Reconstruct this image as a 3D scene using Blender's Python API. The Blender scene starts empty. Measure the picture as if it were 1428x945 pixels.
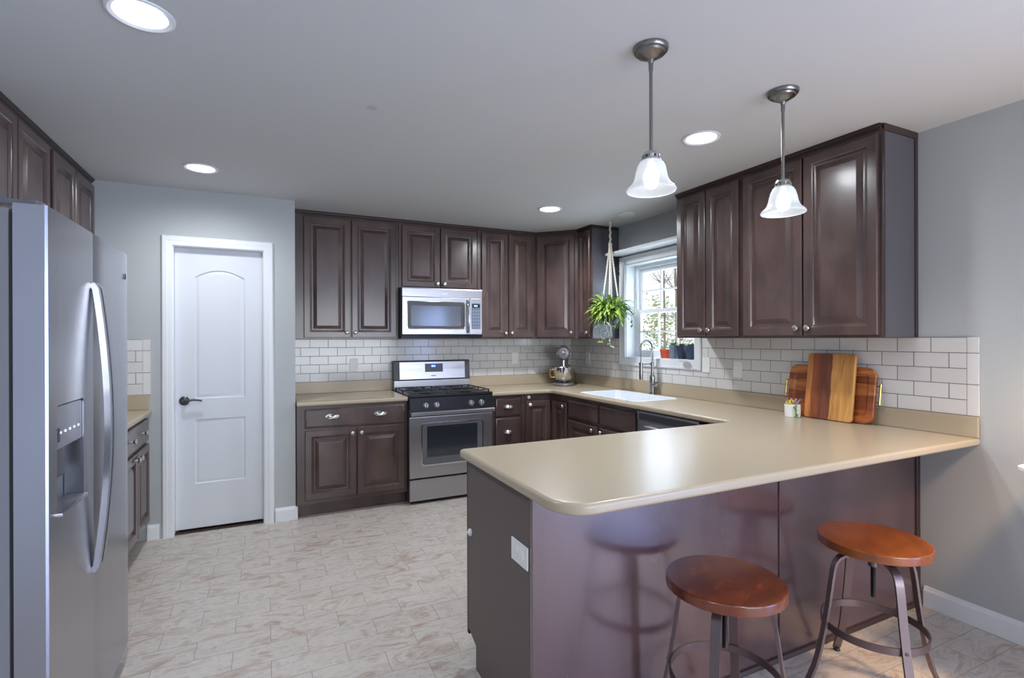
import bpy, bmesh, math, random
from mathutils import Vector, Matrix, Euler
random.seed(7)
sc = bpy.context.scene
COL = sc.collection
PI = math.pi
R = math.radians

# ------------------------------------------------------------------ camera
CAM = Vector((-3.0991, -4.9243, 1.3982))
YAW, PITCH, ROLL, FPX = 0.4472, -0.0006, -0.0029, 717.08
fw = Vector((math.sin(YAW)*math.cos(PITCH), math.cos(YAW)*math.cos(PITCH), math.sin(PITCH)))
rt = Vector((math.cos(YAW), -math.sin(YAW), 0)); up = rt.cross(fw)
r2 = rt*math.cos(ROLL) + up*math.sin(ROLL); u2 = -rt*math.sin(ROLL) + up*math.cos(ROLL)
cam = bpy.data.cameras.new('camera'); camo = bpy.data.objects.new('camera', cam); COL.objects.link(camo)
cam.sensor_fit = 'HORIZONTAL'; cam.sensor_width = 36; cam.lens = FPX/1428*36; cam.clip_start = .05; cam.clip_end = 200
mw = Matrix((r2, u2, -fw)).transposed().to_4x4(); mw.translation = CAM
camo.matrix_world = mw
sc.camera = camo
# ------------------------------------------------------------------ view and light
vs = sc.view_settings
vs.view_transform = 'Standard'; vs.look = 'None'; vs.gamma = 1; vs.exposure = 0.20; vs.use_curve_mapping = False
sc.cycles.max_bounces = 8; sc.cycles.diffuse_bounces = 5; sc.cycles.glossy_bounces = 4
sc.cycles.transparent_max_bounces = 12; sc.cycles.use_denoising = True
sc.cycles.sample_clamp_indirect = 4.0; sc.cycles.caustics_reflective = False; sc.cycles.caustics_refractive = False
W = bpy.data.worlds.new('world'); sc.world = W; W.use_nodes = True
WN = W.node_tree.nodes; WL = W.node_tree.links
bgn = WN['Background']; bgn.inputs[0].default_value = (.86, .93, 1.0, 1); bgn.inputs[1].default_value = 1.25

DOWN_W, PEND_W = 13.0, 2.0
def light(name, kind, loc, energy, color, rot=None, **kw):
    l = bpy.data.lights.new(name, kind); l.energy = energy; l.color = color
    for k, v in kw.items(): setattr(l, k, v)
    o = bpy.data.objects.new(name, l); o.location = loc
    if rot: o.rotation_euler = rot
    COL.objects.link(o); return o
# daylight through the patio door (right wall, beside the camera) and the window over the sink; added fill behind a made-up rear window
light('daylight_patio', 'AREA', (.12, -6.4, 1.05), 112, (.36, .50, 1.0), (0, R(90), 0), shape='RECTANGLE', size=2.0, size_y=1.9)
light('fill_rear', 'AREA', (-1.5, -8.45, 1.35), 100, (.88, .94, 1.0), (R(90), 0, 0), shape='RECTANGLE', size=2.6, size_y=1.7)
light('daylight_sink', 'AREA', (.25, -1.41, 1.66), 13, (.62, .78, 1.0), (0, R(90), 0), shape='RECTANGLE', size=.9, size_y=.9)
# added warm fill spot over the dining end, out of view, no fixture
light('warm_fill', 'SPOT', (-.35, -4.65, 2.0), 185, (1.0, .66, .38), spot_size=R(112), spot_blend=.9, shadow_soft_size=.12)

# ------------------------------------------------------------------ materials
def srgb(r, g, b):
    f = lambda c: (c/255/12.92) if c/255 <= .04045 else ((c/255+.055)/1.055)**2.4
    return (f(r), f(g), f(b), 1)
def mat(name, col, rough=.5, metal=0, var=0, vscale=(6, 6, 6), bump=0, bscale=40, coat=0, emit=None, estr=0, ior=1.5, col2=None, rvar=0, aniso=0, spec=.5):
    m = bpy.data.materials.new(name); m.use_nodes = True
    N = m.node_tree.nodes; L = m.node_tree.links; b = N['Principled BSDF']
    b.inputs['Base Color'].default_value = col; b.inputs['Roughness'].default_value = rough; b.inputs['Metallic'].default_value = metal
    b.inputs['IOR'].default_value = ior; b.inputs['Coat Weight'].default_value = coat; b.inputs['Coat Roughness'].default_value = .15
    b.inputs['Specular IOR Level'].default_value = spec
    if emit: b.inputs['Emission Color'].default_value = emit; b.inputs['Emission Strength'].default_value = estr
    if aniso: b.inputs['Anisotropic'].default_value = aniso
    if var or bump or col2 or rvar:
        tc = N.new('ShaderNodeTexCoord'); mp = N.new('ShaderNodeMapping'); L.new(tc.outputs['Object'], mp.inputs[0]); mp.inputs['Scale'].default_value = vscale
        no = N.new('ShaderNodeTexNoise'); no.inputs['Scale'].default_value = 1; no.inputs['Detail'].default_value = 5; L.new(mp.outputs[0], no.inputs[0])
        if var or col2:
            rp = N.new('ShaderNodeValToRGB')
            c2 = col2 or tuple(min(1, c*(1+var)) for c in col[:3])+(1,)
            c1 = col if col2 else tuple(c*(1-var) for c in col[:3])+(1,)
            rp.color_ramp.elements[0].color = c1; rp.color_ramp.elements[1].color = c2
            rp.color_ramp.elements[0].position = .3; rp.color_ramp.elements[1].position = .7
            L.new(no.outputs[0], rp.inputs[0]); L.new(rp.outputs[0], b.inputs['Base Color'])
        if rvar:
            mr = N.new('ShaderNodeMapRange'); mr.inputs[3].default_value = rough-rvar; mr.inputs[4].default_value = rough+rvar
            L.new(no.outputs[0], mr.inputs[0]); L.new(mr.outputs[0], b.inputs['Roughness'])
        if bump:
            n2 = N.new('ShaderNodeTexNoise'); n2.inputs['Scale'].default_value = bscale; n2.inputs['Detail'].default_value = 3; L.new(mp.outputs[0] if metal else tc.outputs['Object'], n2.inputs[0])
            bp = N.new('ShaderNodeBump'); bp.inputs['Strength'].default_value = bump; bp.inputs['Distance'].default_value = .01
            L.new(n2.outputs[0], bp.inputs['Height']); L.new(bp.outputs[0], b.inputs['Normal'])
    return m
M_WALL = mat('wall_paint', srgb(178, 182, 183), .75, bump=.02, bscale=120)
M_CEIL = mat('ceiling_paint', srgb(204, 207, 208), .85, bump=.02, bscale=120)
M_TRIM = mat('white_trim', srgb(226, 229, 233), .35)
M_DOOR = mat('white_door_paint', srgb(214, 218, 224), .38)
M_WOOD = mat('espresso_maple', srgb(63, 48, 46), .30, col2=srgb(91, 71, 67), vscale=(7, 7, 3.2), coat=.4, rvar=.05)
M_WOODD = mat('espresso_edge', srgb(58, 42, 40), .4)
M_PANEL = mat('espresso_veneer', srgb(70, 50, 54), .24, col2=srgb(86, 62, 66), vscale=(5, 5, 1.5), coat=.8, rvar=.03, ior=1.8)  # stain tinted slightly purple, standing in for reflected blue daylight
M_LAM = mat('lit_laminate', srgb(98, 88, 84), .5, var=.04, vscale=(3, 3, 3))  # paler than the espresso stain: light on the peninsula end is in this colour
M_COUNT = mat('sand_solid_surface', srgb(178, 164, 141), .27, var=.015, vscale=(2, 2, 2))
M_NICK = mat('satin_nickel', srgb(196, 194, 190), .28, 1)
M_FAUC = mat('stainless_faucet', srgb(150, 150, 150), .26, 1)
M_NICKD = mat('brushed_nickel_dark', srgb(140, 138, 136), .3, 1)
M_STEEL = mat('brushed_steel', srgb(186, 186, 190), .30, 1, var=.05, vscale=(2, 2, 240), bump=.015, bscale=3, aniso=.4)
M_STEELV = mat('fridge_steel', srgb(178, 179, 186), .27, 1, var=.04, vscale=(160, 2, 2), bump=.03, bscale=2)
M_FSIDE = mat('fridge_grey_side', srgb(120, 120, 124), .5)
M_RUB = mat('dark_rubber', srgb(38, 36, 38), .6)
M_BLACK = mat('black_enamel', srgb(14, 17, 24), .35, spec=.25)
M_IRON = mat('cast_iron', srgb(34, 36, 40), .45, bump=.2, bscale=300)
M_BGLASS = mat('dark_glass', srgb(46, 50, 58), .06, spec=.9)
M_MESHG = mat('microwave_glass', srgb(84, 92, 104), .12, spec=.9)
M_GREY = mat('grey_plastic', srgb(96, 98, 104), .4)
M_DGREY = mat('dark_grey_plastic', srgb(64, 65, 70), .4)
M_WPL = mat('white_plastic', srgb(238, 238, 236), .35)
M_SINK = mat('white_composite', srgb(226, 230, 236), .3)
M_BRONZE = mat('dark_bronze', srgb(112, 100, 102), .34, .75)
M_BRONZES = mat('aged_nickel', srgb(92, 90, 90), .3, 1)
M_BRASS = mat('brass', srgb(196, 160, 92), .3, 1)
M_CORD = mat('cotton_cord', srgb(214, 208, 196), .9, bump=.4, bscale=400)
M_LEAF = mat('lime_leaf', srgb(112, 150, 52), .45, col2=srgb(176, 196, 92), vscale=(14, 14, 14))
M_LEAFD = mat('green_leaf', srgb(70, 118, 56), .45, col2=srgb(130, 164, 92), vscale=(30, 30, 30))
M_YEL = mat('yellow_rosette', srgb(214, 196, 44), .5)
M_PINK = mat('mauve_spike', srgb(168, 140, 150), .5)
M_TERRA = mat('red_plastic_pot', srgb(206, 84, 58), .45)
M_BLUEG = mat('bluegrey_pot', srgb(120, 134, 150), .4)
M_CHAR = mat('charcoal_pot', srgb(52, 58, 72), .4)
M_SOIL = mat('soil', srgb(48, 38, 30), .9)
M_DARKPOT = mat('dark_planter', srgb(60, 62, 70), .5)
M_CHROME = mat('polished_steel', srgb(214, 212, 208), .1, 1)
M_MIXER = mat('silver_enamel', srgb(122, 121, 124), .3, .35, coat=.5)
M_BLKMET = mat('black_wrought_iron', srgb(26, 26, 30), .5, .3)
M_LENS = mat('lamp_lens', (1, 1, 1, 1), .4, emit=(.93, .96, 1, 1), estr=6)
M_BULB = mat('lit_bulb', (1, 1, 1, 1), .4, emit=(.97, .98, 1, 1), estr=3.2)
M_BAFFLE = mat('white_baffle', srgb(240, 242, 246), .4)
M_LCDB = mat('blue_display', srgb(20, 30, 110), .2, emit=srgb(40, 70, 220), estr=.7)
M_DIG = mat('display_digits', (1, 1, 1, 1), .4, emit=srgb(170, 225, 255), estr=1.6)
M_GROUT = mat('dark_grout', srgb(112, 108, 108), .8)
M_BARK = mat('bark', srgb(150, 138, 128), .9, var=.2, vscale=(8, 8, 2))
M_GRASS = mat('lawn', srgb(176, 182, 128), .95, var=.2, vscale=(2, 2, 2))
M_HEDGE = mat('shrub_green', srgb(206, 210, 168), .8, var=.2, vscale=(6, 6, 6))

def stool_wood():
    m = mat('stool_seat_wood', srgb(128, 62, 26), .25, coat=.5)
    N = m.node_tree.nodes; L = m.node_tree.links; b = N['Principled BSDF']
    tc = N.new('ShaderNodeTexCoord'); mp = N.new('ShaderNodeMapping'); mp.inputs['Scale'].default_value = (4, 9, 4); mp.inputs['Rotation'].default_value = (0, 0, .6)
    L.new(tc.outputs['Object'], mp.inputs[0])
    no = N.new('ShaderNodeTexNoise'); no.inputs['Scale'].default_value = 1.6; no.inputs['Detail'].default_value = 4; no.inputs['Roughness'].default_value = .45; L.new(mp.outputs[0], no.inputs[0])
    rp = N.new('ShaderNodeValToRGB'); e = rp.color_ramp.elements
    e[0].position = .28; e[0].color = srgb(82, 37, 22); e[1].position = .76; e[1].color = srgb(138, 66, 31)
    k = e.new(.5); k.color = srgb(108, 50, 26)
    L.new(no.outputs[0], rp.inputs[0]); L.new(rp.outputs[0], b.inputs['Base Color'])
    return m
M_SEAT = stool_wood()
def strip_wood(name, stops, scale, rot=0, distort=1.5):
    """Wood board of glued strips: constant ramp over x warped by noise, grain along z."""
    m = mat(name, (1, 1, 1, 1), .38)
    N = m.node_tree.nodes; L = m.node_tree.links; b = N['Principled BSDF']
    tc = N.new('ShaderNodeTexCoord'); sp = N.new('ShaderNodeSeparateXYZ'); L.new(tc.outputs['Object'], sp.inputs[0])
    no = N.new('ShaderNodeTexNoise'); mp = N.new('ShaderNodeMapping'); mp.inputs['Scale'].default_value = scale
    L.new(tc.outputs['Object'], mp.inputs[0]); L.new(mp.outputs[0], no.inputs[0]); no.inputs['Scale'].default_value = 1; no.inputs['Detail'].default_value = 6; no.inputs['Distortion'].default_value = distort
    ax = sp.outputs[0] if not rot else sp.outputs[2]
    n2 = N.new('ShaderNodeTexNoise'); n2.inputs['Scale'].default_value = 9; L.new(tc.outputs['Object'], n2.inputs[0])
    wob = N.new('ShaderNodeMath'); wob.operation = 'MULTIPLY_ADD'; L.new(n2.outputs[0], wob.inputs[0]); wob.inputs[1].default_value = .03
    L.new(ax, wob.inputs[2])
    rp = N.new('ShaderNodeValToRGB'); rp.color_ramp.interpolation = 'CONSTANT'
    mr = N.new('ShaderNodeMapRange'); L.new(wob.outputs[0], mr.inputs[0]); mr.inputs[1].default_value = stops[0]; mr.inputs[2].default_value = stops[1]
    L.new(mr.outputs[0], rp.inputs[0])
    e = rp.color_ramp.elements
    cols = stops[2]
    e[0].position = 0; e[0].color = cols[0][1]
    e[1].position = cols[1][0]; e[1].color = cols[1][1]
    for p, c in cols[2:]:
        k = e.new(p); k.color = c
    mx = N.new('ShaderNodeMix'); mx.data_type = 'RGBA'; mx.blend_type = 'MULTIPLY'; mx.inputs[0].default_value = 1
    r2_ = N.new('ShaderNodeValToRGB'); r2_.color_ramp.elements[0].position = .33; r2_.color_ramp.elements[1].position = .62
    r2_.color_ramp.elements[0].color = (.58, .48, .44, 1); r2_.color_ramp.elements[1].color = (1.0, 1.0, 1.0, 1)
    L.new(no.outputs[0], r2_.inputs[0]); L.new(rp.outputs[0], mx.inputs[6]); L.new(r2_.outputs[0], mx.inputs[7]); L.new(mx.outputs[2], b.inputs['Base Color'])
    return m
M_BOARD = strip_wood('acacia_board', (-.1275, .1575, [(0, srgb(196, 128, 66)), (.13, srgb(150, 84, 52)), (.30, srgb(128, 76, 56)), (.54, srgb(208, 152, 84))]), (20, 20, 3.5))
M_TRAY = strip_wood('acacia_tray', (.015, .325, [(0, srgb(176, 98, 50)), (.25, srgb(150, 80, 44)), (.5, srgb(190, 118, 62)), (.72, srgb(140, 74, 42)), (.86, srgb(196, 124, 66))]), (3.5, 20, 22), rot=1)

def brick_mat(name, c1, c2, mortar, bw, bh, msize, axis, offset=.5, phase=(0, 0), rough=.15, noise=None, bumps=.35, squash=False, rotate=False, nmix=.5):
    """axis 'xy','xz','yz': which object axes run along a course and up."""
    m = mat(name, c1, rough)
    N = m.node_tree.nodes; L = m.node_tree.links; b = N['Principled BSDF']
    tc = N.new('ShaderNodeTexCoord'); sp = N.new('ShaderNodeSeparateXYZ'); L.new(tc.outputs['Object'], sp.inputs[0])
    cb = N.new('ShaderNodeCombineXYZ'); i = {'x': 0, 'y': 1, 'z': 2}
    for k in (0, 1):
        ad = N.new('ShaderNodeMath'); ad.operation = 'ADD'; ad.inputs[1].default_value = phase[k]
        L.new(sp.outputs[i[axis[k]]], ad.inputs[0]); L.new(ad.outputs[0], cb.inputs[k])
    br = N.new('ShaderNodeTexBrick'); L.new(cb.outputs[0], br.inputs[0]); br.offset = offset
    br.inputs['Scale'].default_value = 1; br.inputs['Brick Width'].default_value = bw; br.inputs['Row Height'].default_value = bh
    br.inputs['Mortar Size'].default_value = msize; br.inputs['Mortar Smooth'].default_value = .3; br.inputs['Bias'].default_value = 0
    br.inputs['Color1'].default_value = c1; br.inputs['Color2'].default_value = c2; br.inputs['Mortar'].default_value = mortar
    out = br.outputs['Color']
    if noise:
        # veins and clouding: the streak direction and seed change per tile
        sh = N.new('ShaderNodeVectorMath'); sh.operation = 'MULTIPLY_ADD'
        L.new(br.outputs['Color'], sh.inputs[0]); sh.inputs[1].default_value = (37, 51, 23); L.new(cb.outputs[0], sh.inputs[2])
        n1 = N.new('ShaderNodeTexNoise'); n1.inputs['Scale'].default_value = 7; n1.inputs['Detail'].default_value = 9; n1.inputs['Roughness'].default_value = .72; n1.inputs['Distortion'].default_value = 1.3
        mp = N.new('ShaderNodeMapping'); mp.inputs['Scale'].default_value = (.75, 1.5, 1); L.new(sh.outputs[0], mp.inputs[0]); L.new(mp.outputs[0], n1.inputs[0])
        rp = N.new('ShaderNodeValToRGB'); e = rp.color_ramp.elements
        e[0].position = noise[0][0]; e[0].color = noise[0][1]; e[1].position = noise[-1][0]; e[1].color = noise[-1][1]
        for p, c in noise[1:-1]:
            k = e.new(p); k.color = c
        L.new(n1.outputs[0], rp.inputs[0])
        mx = N.new('ShaderNodeMix'); mx.data_type = 'RGBA'; mx.blend_type = 'MIX'; mx.inputs[0].default_value = nmix
        L.new(br.outputs['Color'], mx.inputs[6]); L.new(rp.outputs[0], mx.inputs[7])
        m2 = N.new('ShaderNodeMix'); m2.data_type = 'RGBA'; L.new(br.outputs['Fac'], m2.inputs[0]); L.new(mx.outputs[2], m2.inputs[6]); m2.inputs[7].default_value = mortar
        out = m2.outputs[2]
    L.new(out, b.inputs['Base Color'])
    inv = N.new('ShaderNodeMath'); inv.operation = 'SUBTRACT'; inv.inputs[0].default_value = 1; L.new(br.outputs['Fac'], inv.inputs[1])
    bp = N.new('ShaderNodeBump'); bp.inputs['Strength'].default_value = bumps; bp.inputs['Distance'].default_value = .002
    L.new(inv.outputs[0], bp.inputs['Height']); L.new(bp.outputs[0], b.inputs['Normal'])
    rr = N.new('ShaderNodeMapRange'); rr.inputs[3].default_value = rough; rr.inputs[4].default_value = .8; L.new(br.outputs['Fac'], rr.inputs[0]); L.new(rr.outputs[0], b.inputs['Roughness'])
    return m
TW, TH = .1555, .0765
T1, T2, TG = srgb(222, 221, 219), srgb(214, 212, 210), srgb(112, 108, 108)
M_TILEX = brick_mat('subway_tile_back', T1, T2, TG, TW, TH, .0022, 'xz', phase=(10*TW+.02, -1.016), rough=.12)
M_TILEY = brick_mat('subway_tile_side', T1, T2, TG, TW, TH, .0022, 'yz', phase=(40*TW-.03, -1.016), rough=.12)
M_TILEV = brick_mat('subway_tile_edge', T1, T2, TG, .5, TH*2, .0022, 'yz', phase=(3.9, -1.016), rough=.12, offset=0)
M_TILEVX = brick_mat('subway_tile_edge_x', T1, T2, TG, .5, TH*2, .0022, 'xz', phase=(4.2, -1.016), rough=.12, offset=0)
M_FLOOR = brick_mat('stone_look_vinyl', srgb(194, 187, 180), srgb(179, 168, 159), srgb(154, 145, 137), .306, .1505, .0016, 'xy', phase=(30.6+.02, 15.05+.045), rough=.34,
                    noise=[(.31, srgb(152, 126, 112)), (.41, srgb(174, 157, 146)), (.47, srgb(191, 183, 174)), (.54, srgb(204, 198, 192)), (.60, srgb(180, 171, 162)), (.68, srgb(197, 189, 181))], bumps=.12, nmix=.75)

def glass_pane():
    m = bpy.data.materials.new('window_glass'); m.use_nodes = True; N = m.node_tree.nodes; L = m.node_tree.links
    N.remove(N['Principled BSDF']); t = N.new('ShaderNodeBsdfTransparent'); g = N.new('ShaderNodeBsdfGlossy'); g.inputs['Roughness'].default_value = .02
    mx = N.new('ShaderNodeMixShader'); mx.inputs[0].default_value = .06; L.new(t.outputs[0], mx.inputs[1]); L.new(g.outputs[0], mx.inputs[2]); L.new(mx.outputs[0], N['Material Output'].inputs[0])
    return m
M_GLASS = glass_pane()
def frosted():
    m = bpy.data.materials.new('frosted_shade_glass'); m.use_nodes = True; N = m.node_tree.nodes; L = m.node_tree.links
    b = N['Principled BSDF']; b.inputs['Base Color'].default_value = (.55, .58, .6, 1); b.inputs['Roughness'].default_value = .2
    t = N.new('ShaderNodeBsdfTranslucent'); t.inputs[0].default_value = (.5, .52, .54, 1)
    tr = N.new('ShaderNodeBsdfTransparent')
    mx = N.new('ShaderNodeMixShader'); mx.inputs[0].default_value = .3; L.new(b.outputs[0], mx.inputs[1]); L.new(t.outputs[0], mx.inputs[2])
    m2 = N.new('ShaderNodeMixShader'); m2.inputs[0].default_value = .30; L.new(mx.outputs[0], m2.inputs[1]); L.new(tr.outputs[0], m2.inputs[2]); L.new(m2.outputs[0], N['Material Output'].inputs[0])
    b.inputs['Emission Color'].default_value = (.95, .97, 1, 1); b.inputs['Emission Strength'].default_value = .38
    return m
M_SHADE = frosted()

# ------------------------------------------------------------------ mesh helpers
class MB:
    def __init__(s, T=None): s.bm = bmesh.new(); s.T = T or Matrix.Identity(4)
    def v(s, p): return s.bm.verts.new(s.T @ Vector(p))
    def box(s, x0, x1, y0, y1, z0, z1, bev=0, seg=2):
        vs_ = [s.v((x, y, z)) for x in (x0, x1) for y in (y0, y1) for z in (z0, z1)]
        q = [(0, 1, 3, 2), (4, 6, 7, 5), (0, 4, 5, 1), (2, 3, 7, 6), (0, 2, 6, 4), (1, 5, 7, 3)]
        fs = [s.bm.faces.new([vs_[i] for i in f]) for f in q]
        if bev:
            ed = {e for f in fs for e in f.edges}
            bmesh.ops.bevel(s.bm, geom=list(ed), offset=bev, segments=seg, affect='EDGES', profile=.6)
        return s
    def loft(s, loops, cap0=True, cap1=True, closed=True):
        rows = [[s.v(p) for p in lp] for lp in loops]
        n = len(rows[0])
        for a, b in zip(rows, rows[1:]):
            for i in range(n if closed else n-1):
                j = (i+1) % n
                s.bm.faces.new((a[i], a[j], b[j], b[i]))
        if cap0: s.bm.faces.new(rows[0][::-1])
        if cap1: s.bm.faces.new(rows[-1])
        return rows
    def lathe(s, prof, c=(0, 0, 0), seg=24, M=None, cap0=True, cap1=True):
        M = M or Matrix.Identity(4); c = Vector(c)
        loops = []
        for r_, z in prof:
            loops.append([c + (M @ Vector((r_*math.cos(2*PI*i/seg), r_*math.sin(2*PI*i/seg), z))) for i in range(seg)])
        s.loft(loops, cap0, cap1); return s
    def cyl(s, p0, p1, r0, r1=None, seg=16):
        p0, p1 = Vector(p0), Vector(p1); d = p1-p0
        q = d.to_track_quat('Z', 'Y').to_matrix().to_4x4()
        return s.lathe([(r0, 0), (r0 if r1 is None else r1, d.length)], p0, seg, q)
    def tube(s, pts, rad, seg=8, caps=True):
        pts = [Vector(p) for p in pts]; n = len(pts)
        rad = rad if isinstance(rad, (list, tuple)) else [rad]*n
        t = (pts[1]-pts[0]).normalized(); a = Vector((0, 0, 1)) if abs(t.z) < .9 else Vector((1, 0, 0))
        nrm = t.cross(a).normalized(); loops = []
        for i, p in enumerate(pts):
            t = (pts[min(i+1, n-1)]-pts[max(i-1, 0)]).normalized()
            nrm = (nrm - t*nrm.dot(t)).normalized(); bn = t.cross(nrm)
            loops.append([p + (nrm*math.cos(2*PI*k/seg) + bn*math.sin(2*PI*k/seg))*rad[i] for k in range(seg)])
        s.loft(loops, caps, caps); return s
    def bar(s, pts, w, t, side):
        """flat bar: width w along `side`, thickness t"""
        pts = [Vector(p) for p in pts]; n = len(pts); side = Vector(side).normalized(); loops = []
        for i, p in enumerate(pts):
            d = (pts[min(i+1, n-1)]-pts[max(i-1, 0)]).normalized(); nn = d.cross(side).normalized()
            loops.append([p+side*w/2+nn*t/2, p-side*w/2+nn*t/2, p-side*w/2-nn*t/2, p+side*w/2-nn*t/2])
        s.loft(loops); return s
    def prism(s, poly, z0, z1):
        s.loft([[(x, y, z0) for x, y in poly], [(x, y, z1) for x, y in poly]]); return s
    def fill(s, loops, flip=False):
        """face bounded by vertex loops (outer first, then holes)"""
        es = []
        for lp in loops:
            for i in range(len(lp)):
                a, b = lp[i], lp[(i+1) % len(lp)]
                e = s.bm.edges.get((a, b)) or s.bm.edges.new((a, b)); es.append(e)
        bmesh.ops.triangle_fill(s.bm, use_beauty=True, use_dissolve=False, edges=es)
    def panel(s, x0, x1, z0, z1, prof, arch=0, seg=1):
        """concentric rings in the xz plane; prof = [(inset, y)], arch = rise of a curved top"""
        loops = []
        for i, y in prof:
            a, b, c, d = x0+i, x1-i, z0+i, z1-i
            lp = [(a, y, c), (b, y, c), (b, y, d)]
            if arch:
                n = 12
                for k in range(1, n):
                    f = k/n; lp.append((b+(a-b)*f, y, d+arch*(1-(2*f-1)**2)))
            lp.append((a, y, d)); loops.append(lp)
        return loops
    def build(s, name, m, parent=None, smooth=35, props=None):
        bmesh.ops.recalc_face_normals(s.bm, faces=s.bm.faces)
        me = bpy.data.meshes.new(name); s.bm.to_mesh(me); s.bm.free()
        for k in (m if isinstance(m, (list, tuple)) else [m]): me.materials.append(k)
        if smooth:
            me.polygons.foreach_set('use_smooth', [True]*len(me.polygons)); me.set_sharp_from_angle(angle=R(smooth))
        o = bpy.data.objects.new(name, me); COL.objects.link(o)
        if smooth:
            w = o.modifiers.new('weighted_normals', 'WEIGHTED_NORMAL'); w.keep_sharp = True; w.weight = 80
        if parent: o.parent = parent
        return o
def tag(o, label=None, cat=None, group=None, kind=None):
    if label: o['label'] = label
    if cat: o['category'] = cat
    if group: o['group'] = group
    if kind: o['kind'] = kind
    return o
def thing(name, label, cat, loc=(0, 0, 0), rz=0, group=None, kind=None):
    o = bpy.data.objects.new(name, None); o.empty_display_size = .1; COL.objects.link(o)
    o.location = loc; o.rotation_euler = (0, 0, rz)
    return tag(o, label, cat, group, kind)
def copy_tree(o, parent=None):
    c = o.copy(); COL.objects.link(c)
    if parent: c.parent = parent
    for ch in list(o.children): copy_tree(ch, c)
    return c
def circle(cx, cy, r_, n=28): return [(cx+r_*math.cos(2*PI*i/n), cy+r_*math.sin(2*PI*i/n)) for i in range(n)]
def fillet(poly, radii, n=8):
    out = []; N_ = len(poly)
    for i, (p, r_) in enumerate(zip(poly, radii)):
        p = Vector(p); a = Vector(poly[i-1])-p; b = Vector(poly[(i+1) % N_])-p
        if r_ <= 0: out.append(tuple(p)); continue
        a.normalize(); b.normalize(); h = a.angle(b)/2; d = r_/math.tan(h)
        c = p+(a+b).normalized()*(r_/math.sin(h)); s_ = p+a*d-c; e_ = p+b*d-c
        a0 = math.atan2(s_.y, s_.x); da = math.atan2(e_.y, e_.x)-a0
        while da > PI: da -= 2*PI
        while da < -PI: da += 2*PI
        for k in range(n+1): out.append((c.x+r_*math.cos(a0+da*k/n), c.y+r_*math.sin(a0+da*k/n)))
    return out
def inset(poly, d):
    """offset a CCW polygon inwards by d (mitred)"""
    out = []; N_ = len(poly)
    for i in range(N_):
        p = Vector(poly[i]); a = (p-Vector(poly[i-1])).normalized(); b = (Vector(poly[(i+1) % N_])-p).normalized()
        na, nb = Vector((-a.y, a.x)), Vector((-b.y, b.x)); m_ = (na+nb)
        m_ = m_/max(m_.length_squared/2, .2)
        out.append(tuple(p+m_*d))
    return out
def slab(mb, poly, z0, z1, rnd=0, holes=(), seg=4):
    """horizontal slab with rounded edge and through holes"""
    prof = [(rnd, z0)]
    if rnd:
        for k in range(seg+1): 
            a = -PI/2+PI/2*k/seg; prof.append((rnd-rnd*math.cos(a), z0+rnd+rnd*math.sin(a)))
        for k in range(seg+1):
            a = PI/2*k/seg; prof.append((rnd-rnd*math.cos(a), z1-rnd+rnd*math.sin(a)))
        prof = prof[1:]
    else: prof = [(0, z0), (0, z1)]
    loops = [[(x, y, z) for x, y in (inset(poly, d) if d > 1e-6 else poly)] for d, z in prof]
    rows = mb.loft(loops, False, False)
    hb, ht = [], []
    for h in holes:
        rr = mb.loft([[(x, y, z0) for x, y in h], [(x, y, z1) for x, y in h]], False, False); hb.append(rr[0]); ht.append(rr[1])
    mb.fill([rows[0]]+hb); mb.fill([rows[-1]]+ht)
    return mb

# ------------------------------------------------------------------ room
ZC = 2.475
XL, YB = -4.455, -8.5          # left wall, far end of the dining area
def struct(name, mb, m): return tag(mb.build(name, m), kind='structure')
struct('floor', MB().box(XL-.1, .0, YB-.1, .0, -.1, 0), M_FLOOR)
DL = [(-3.468, -2.86), (-3.461, -1.172), (-.966, -1.213), (-.983, -2.873)]
struct('ceiling', slab(MB(), [(XL-.1, YB-.1), (0.2, YB-.1), (0.2, .12), (XL-.1, .12)], ZC, ZC+.12, holes=[circle(x, y, .078) for x, y in DL]), M_CEIL)
struct('wall_back', MB().box(XL-.1, .2, 0, .12, -.1, ZC), M_WALL)
struct('wall_left', MB().box(XL-.1, XL, YB-.1, 0, -.1, ZC), M_WALL)
# window wall, with the window over the sink and a patio door beside the camera
WY0, WY1, WZ0, WZ1 = -1.853, -.970, 1.217, 2.10
m = MB()
m.box(0, .2, WY1, 0, -.1, ZC); m.box(0, .2, WY0, WY1, -.1, WZ0); m.box(0, .2, WY0, WY1, WZ1, ZC)
m.box(0, .2, -5.4, WY0, -.1, ZC); m.box(0, .2, -7.4, -5.4, 2.08, ZC); m.box(0, .2, -7.4, -5.4, -.1, 0); m.box(0, .2, YB-.1, -7.4, -.1, ZC)
struct('wall_right', m, M_WALL)
m = MB(); m.box(XL-.1, -2.8, YB-.1, YB, -.1, ZC); m.box(-.2, .2, YB-.1, YB, -.1, ZC); m.box(-2.8, -.2, YB-.1, YB, -.1, .5); m.box(-2.8, -.2, YB-.1, YB, 2.2, ZC)
struct('wall_front', m, M_WALL)
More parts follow.
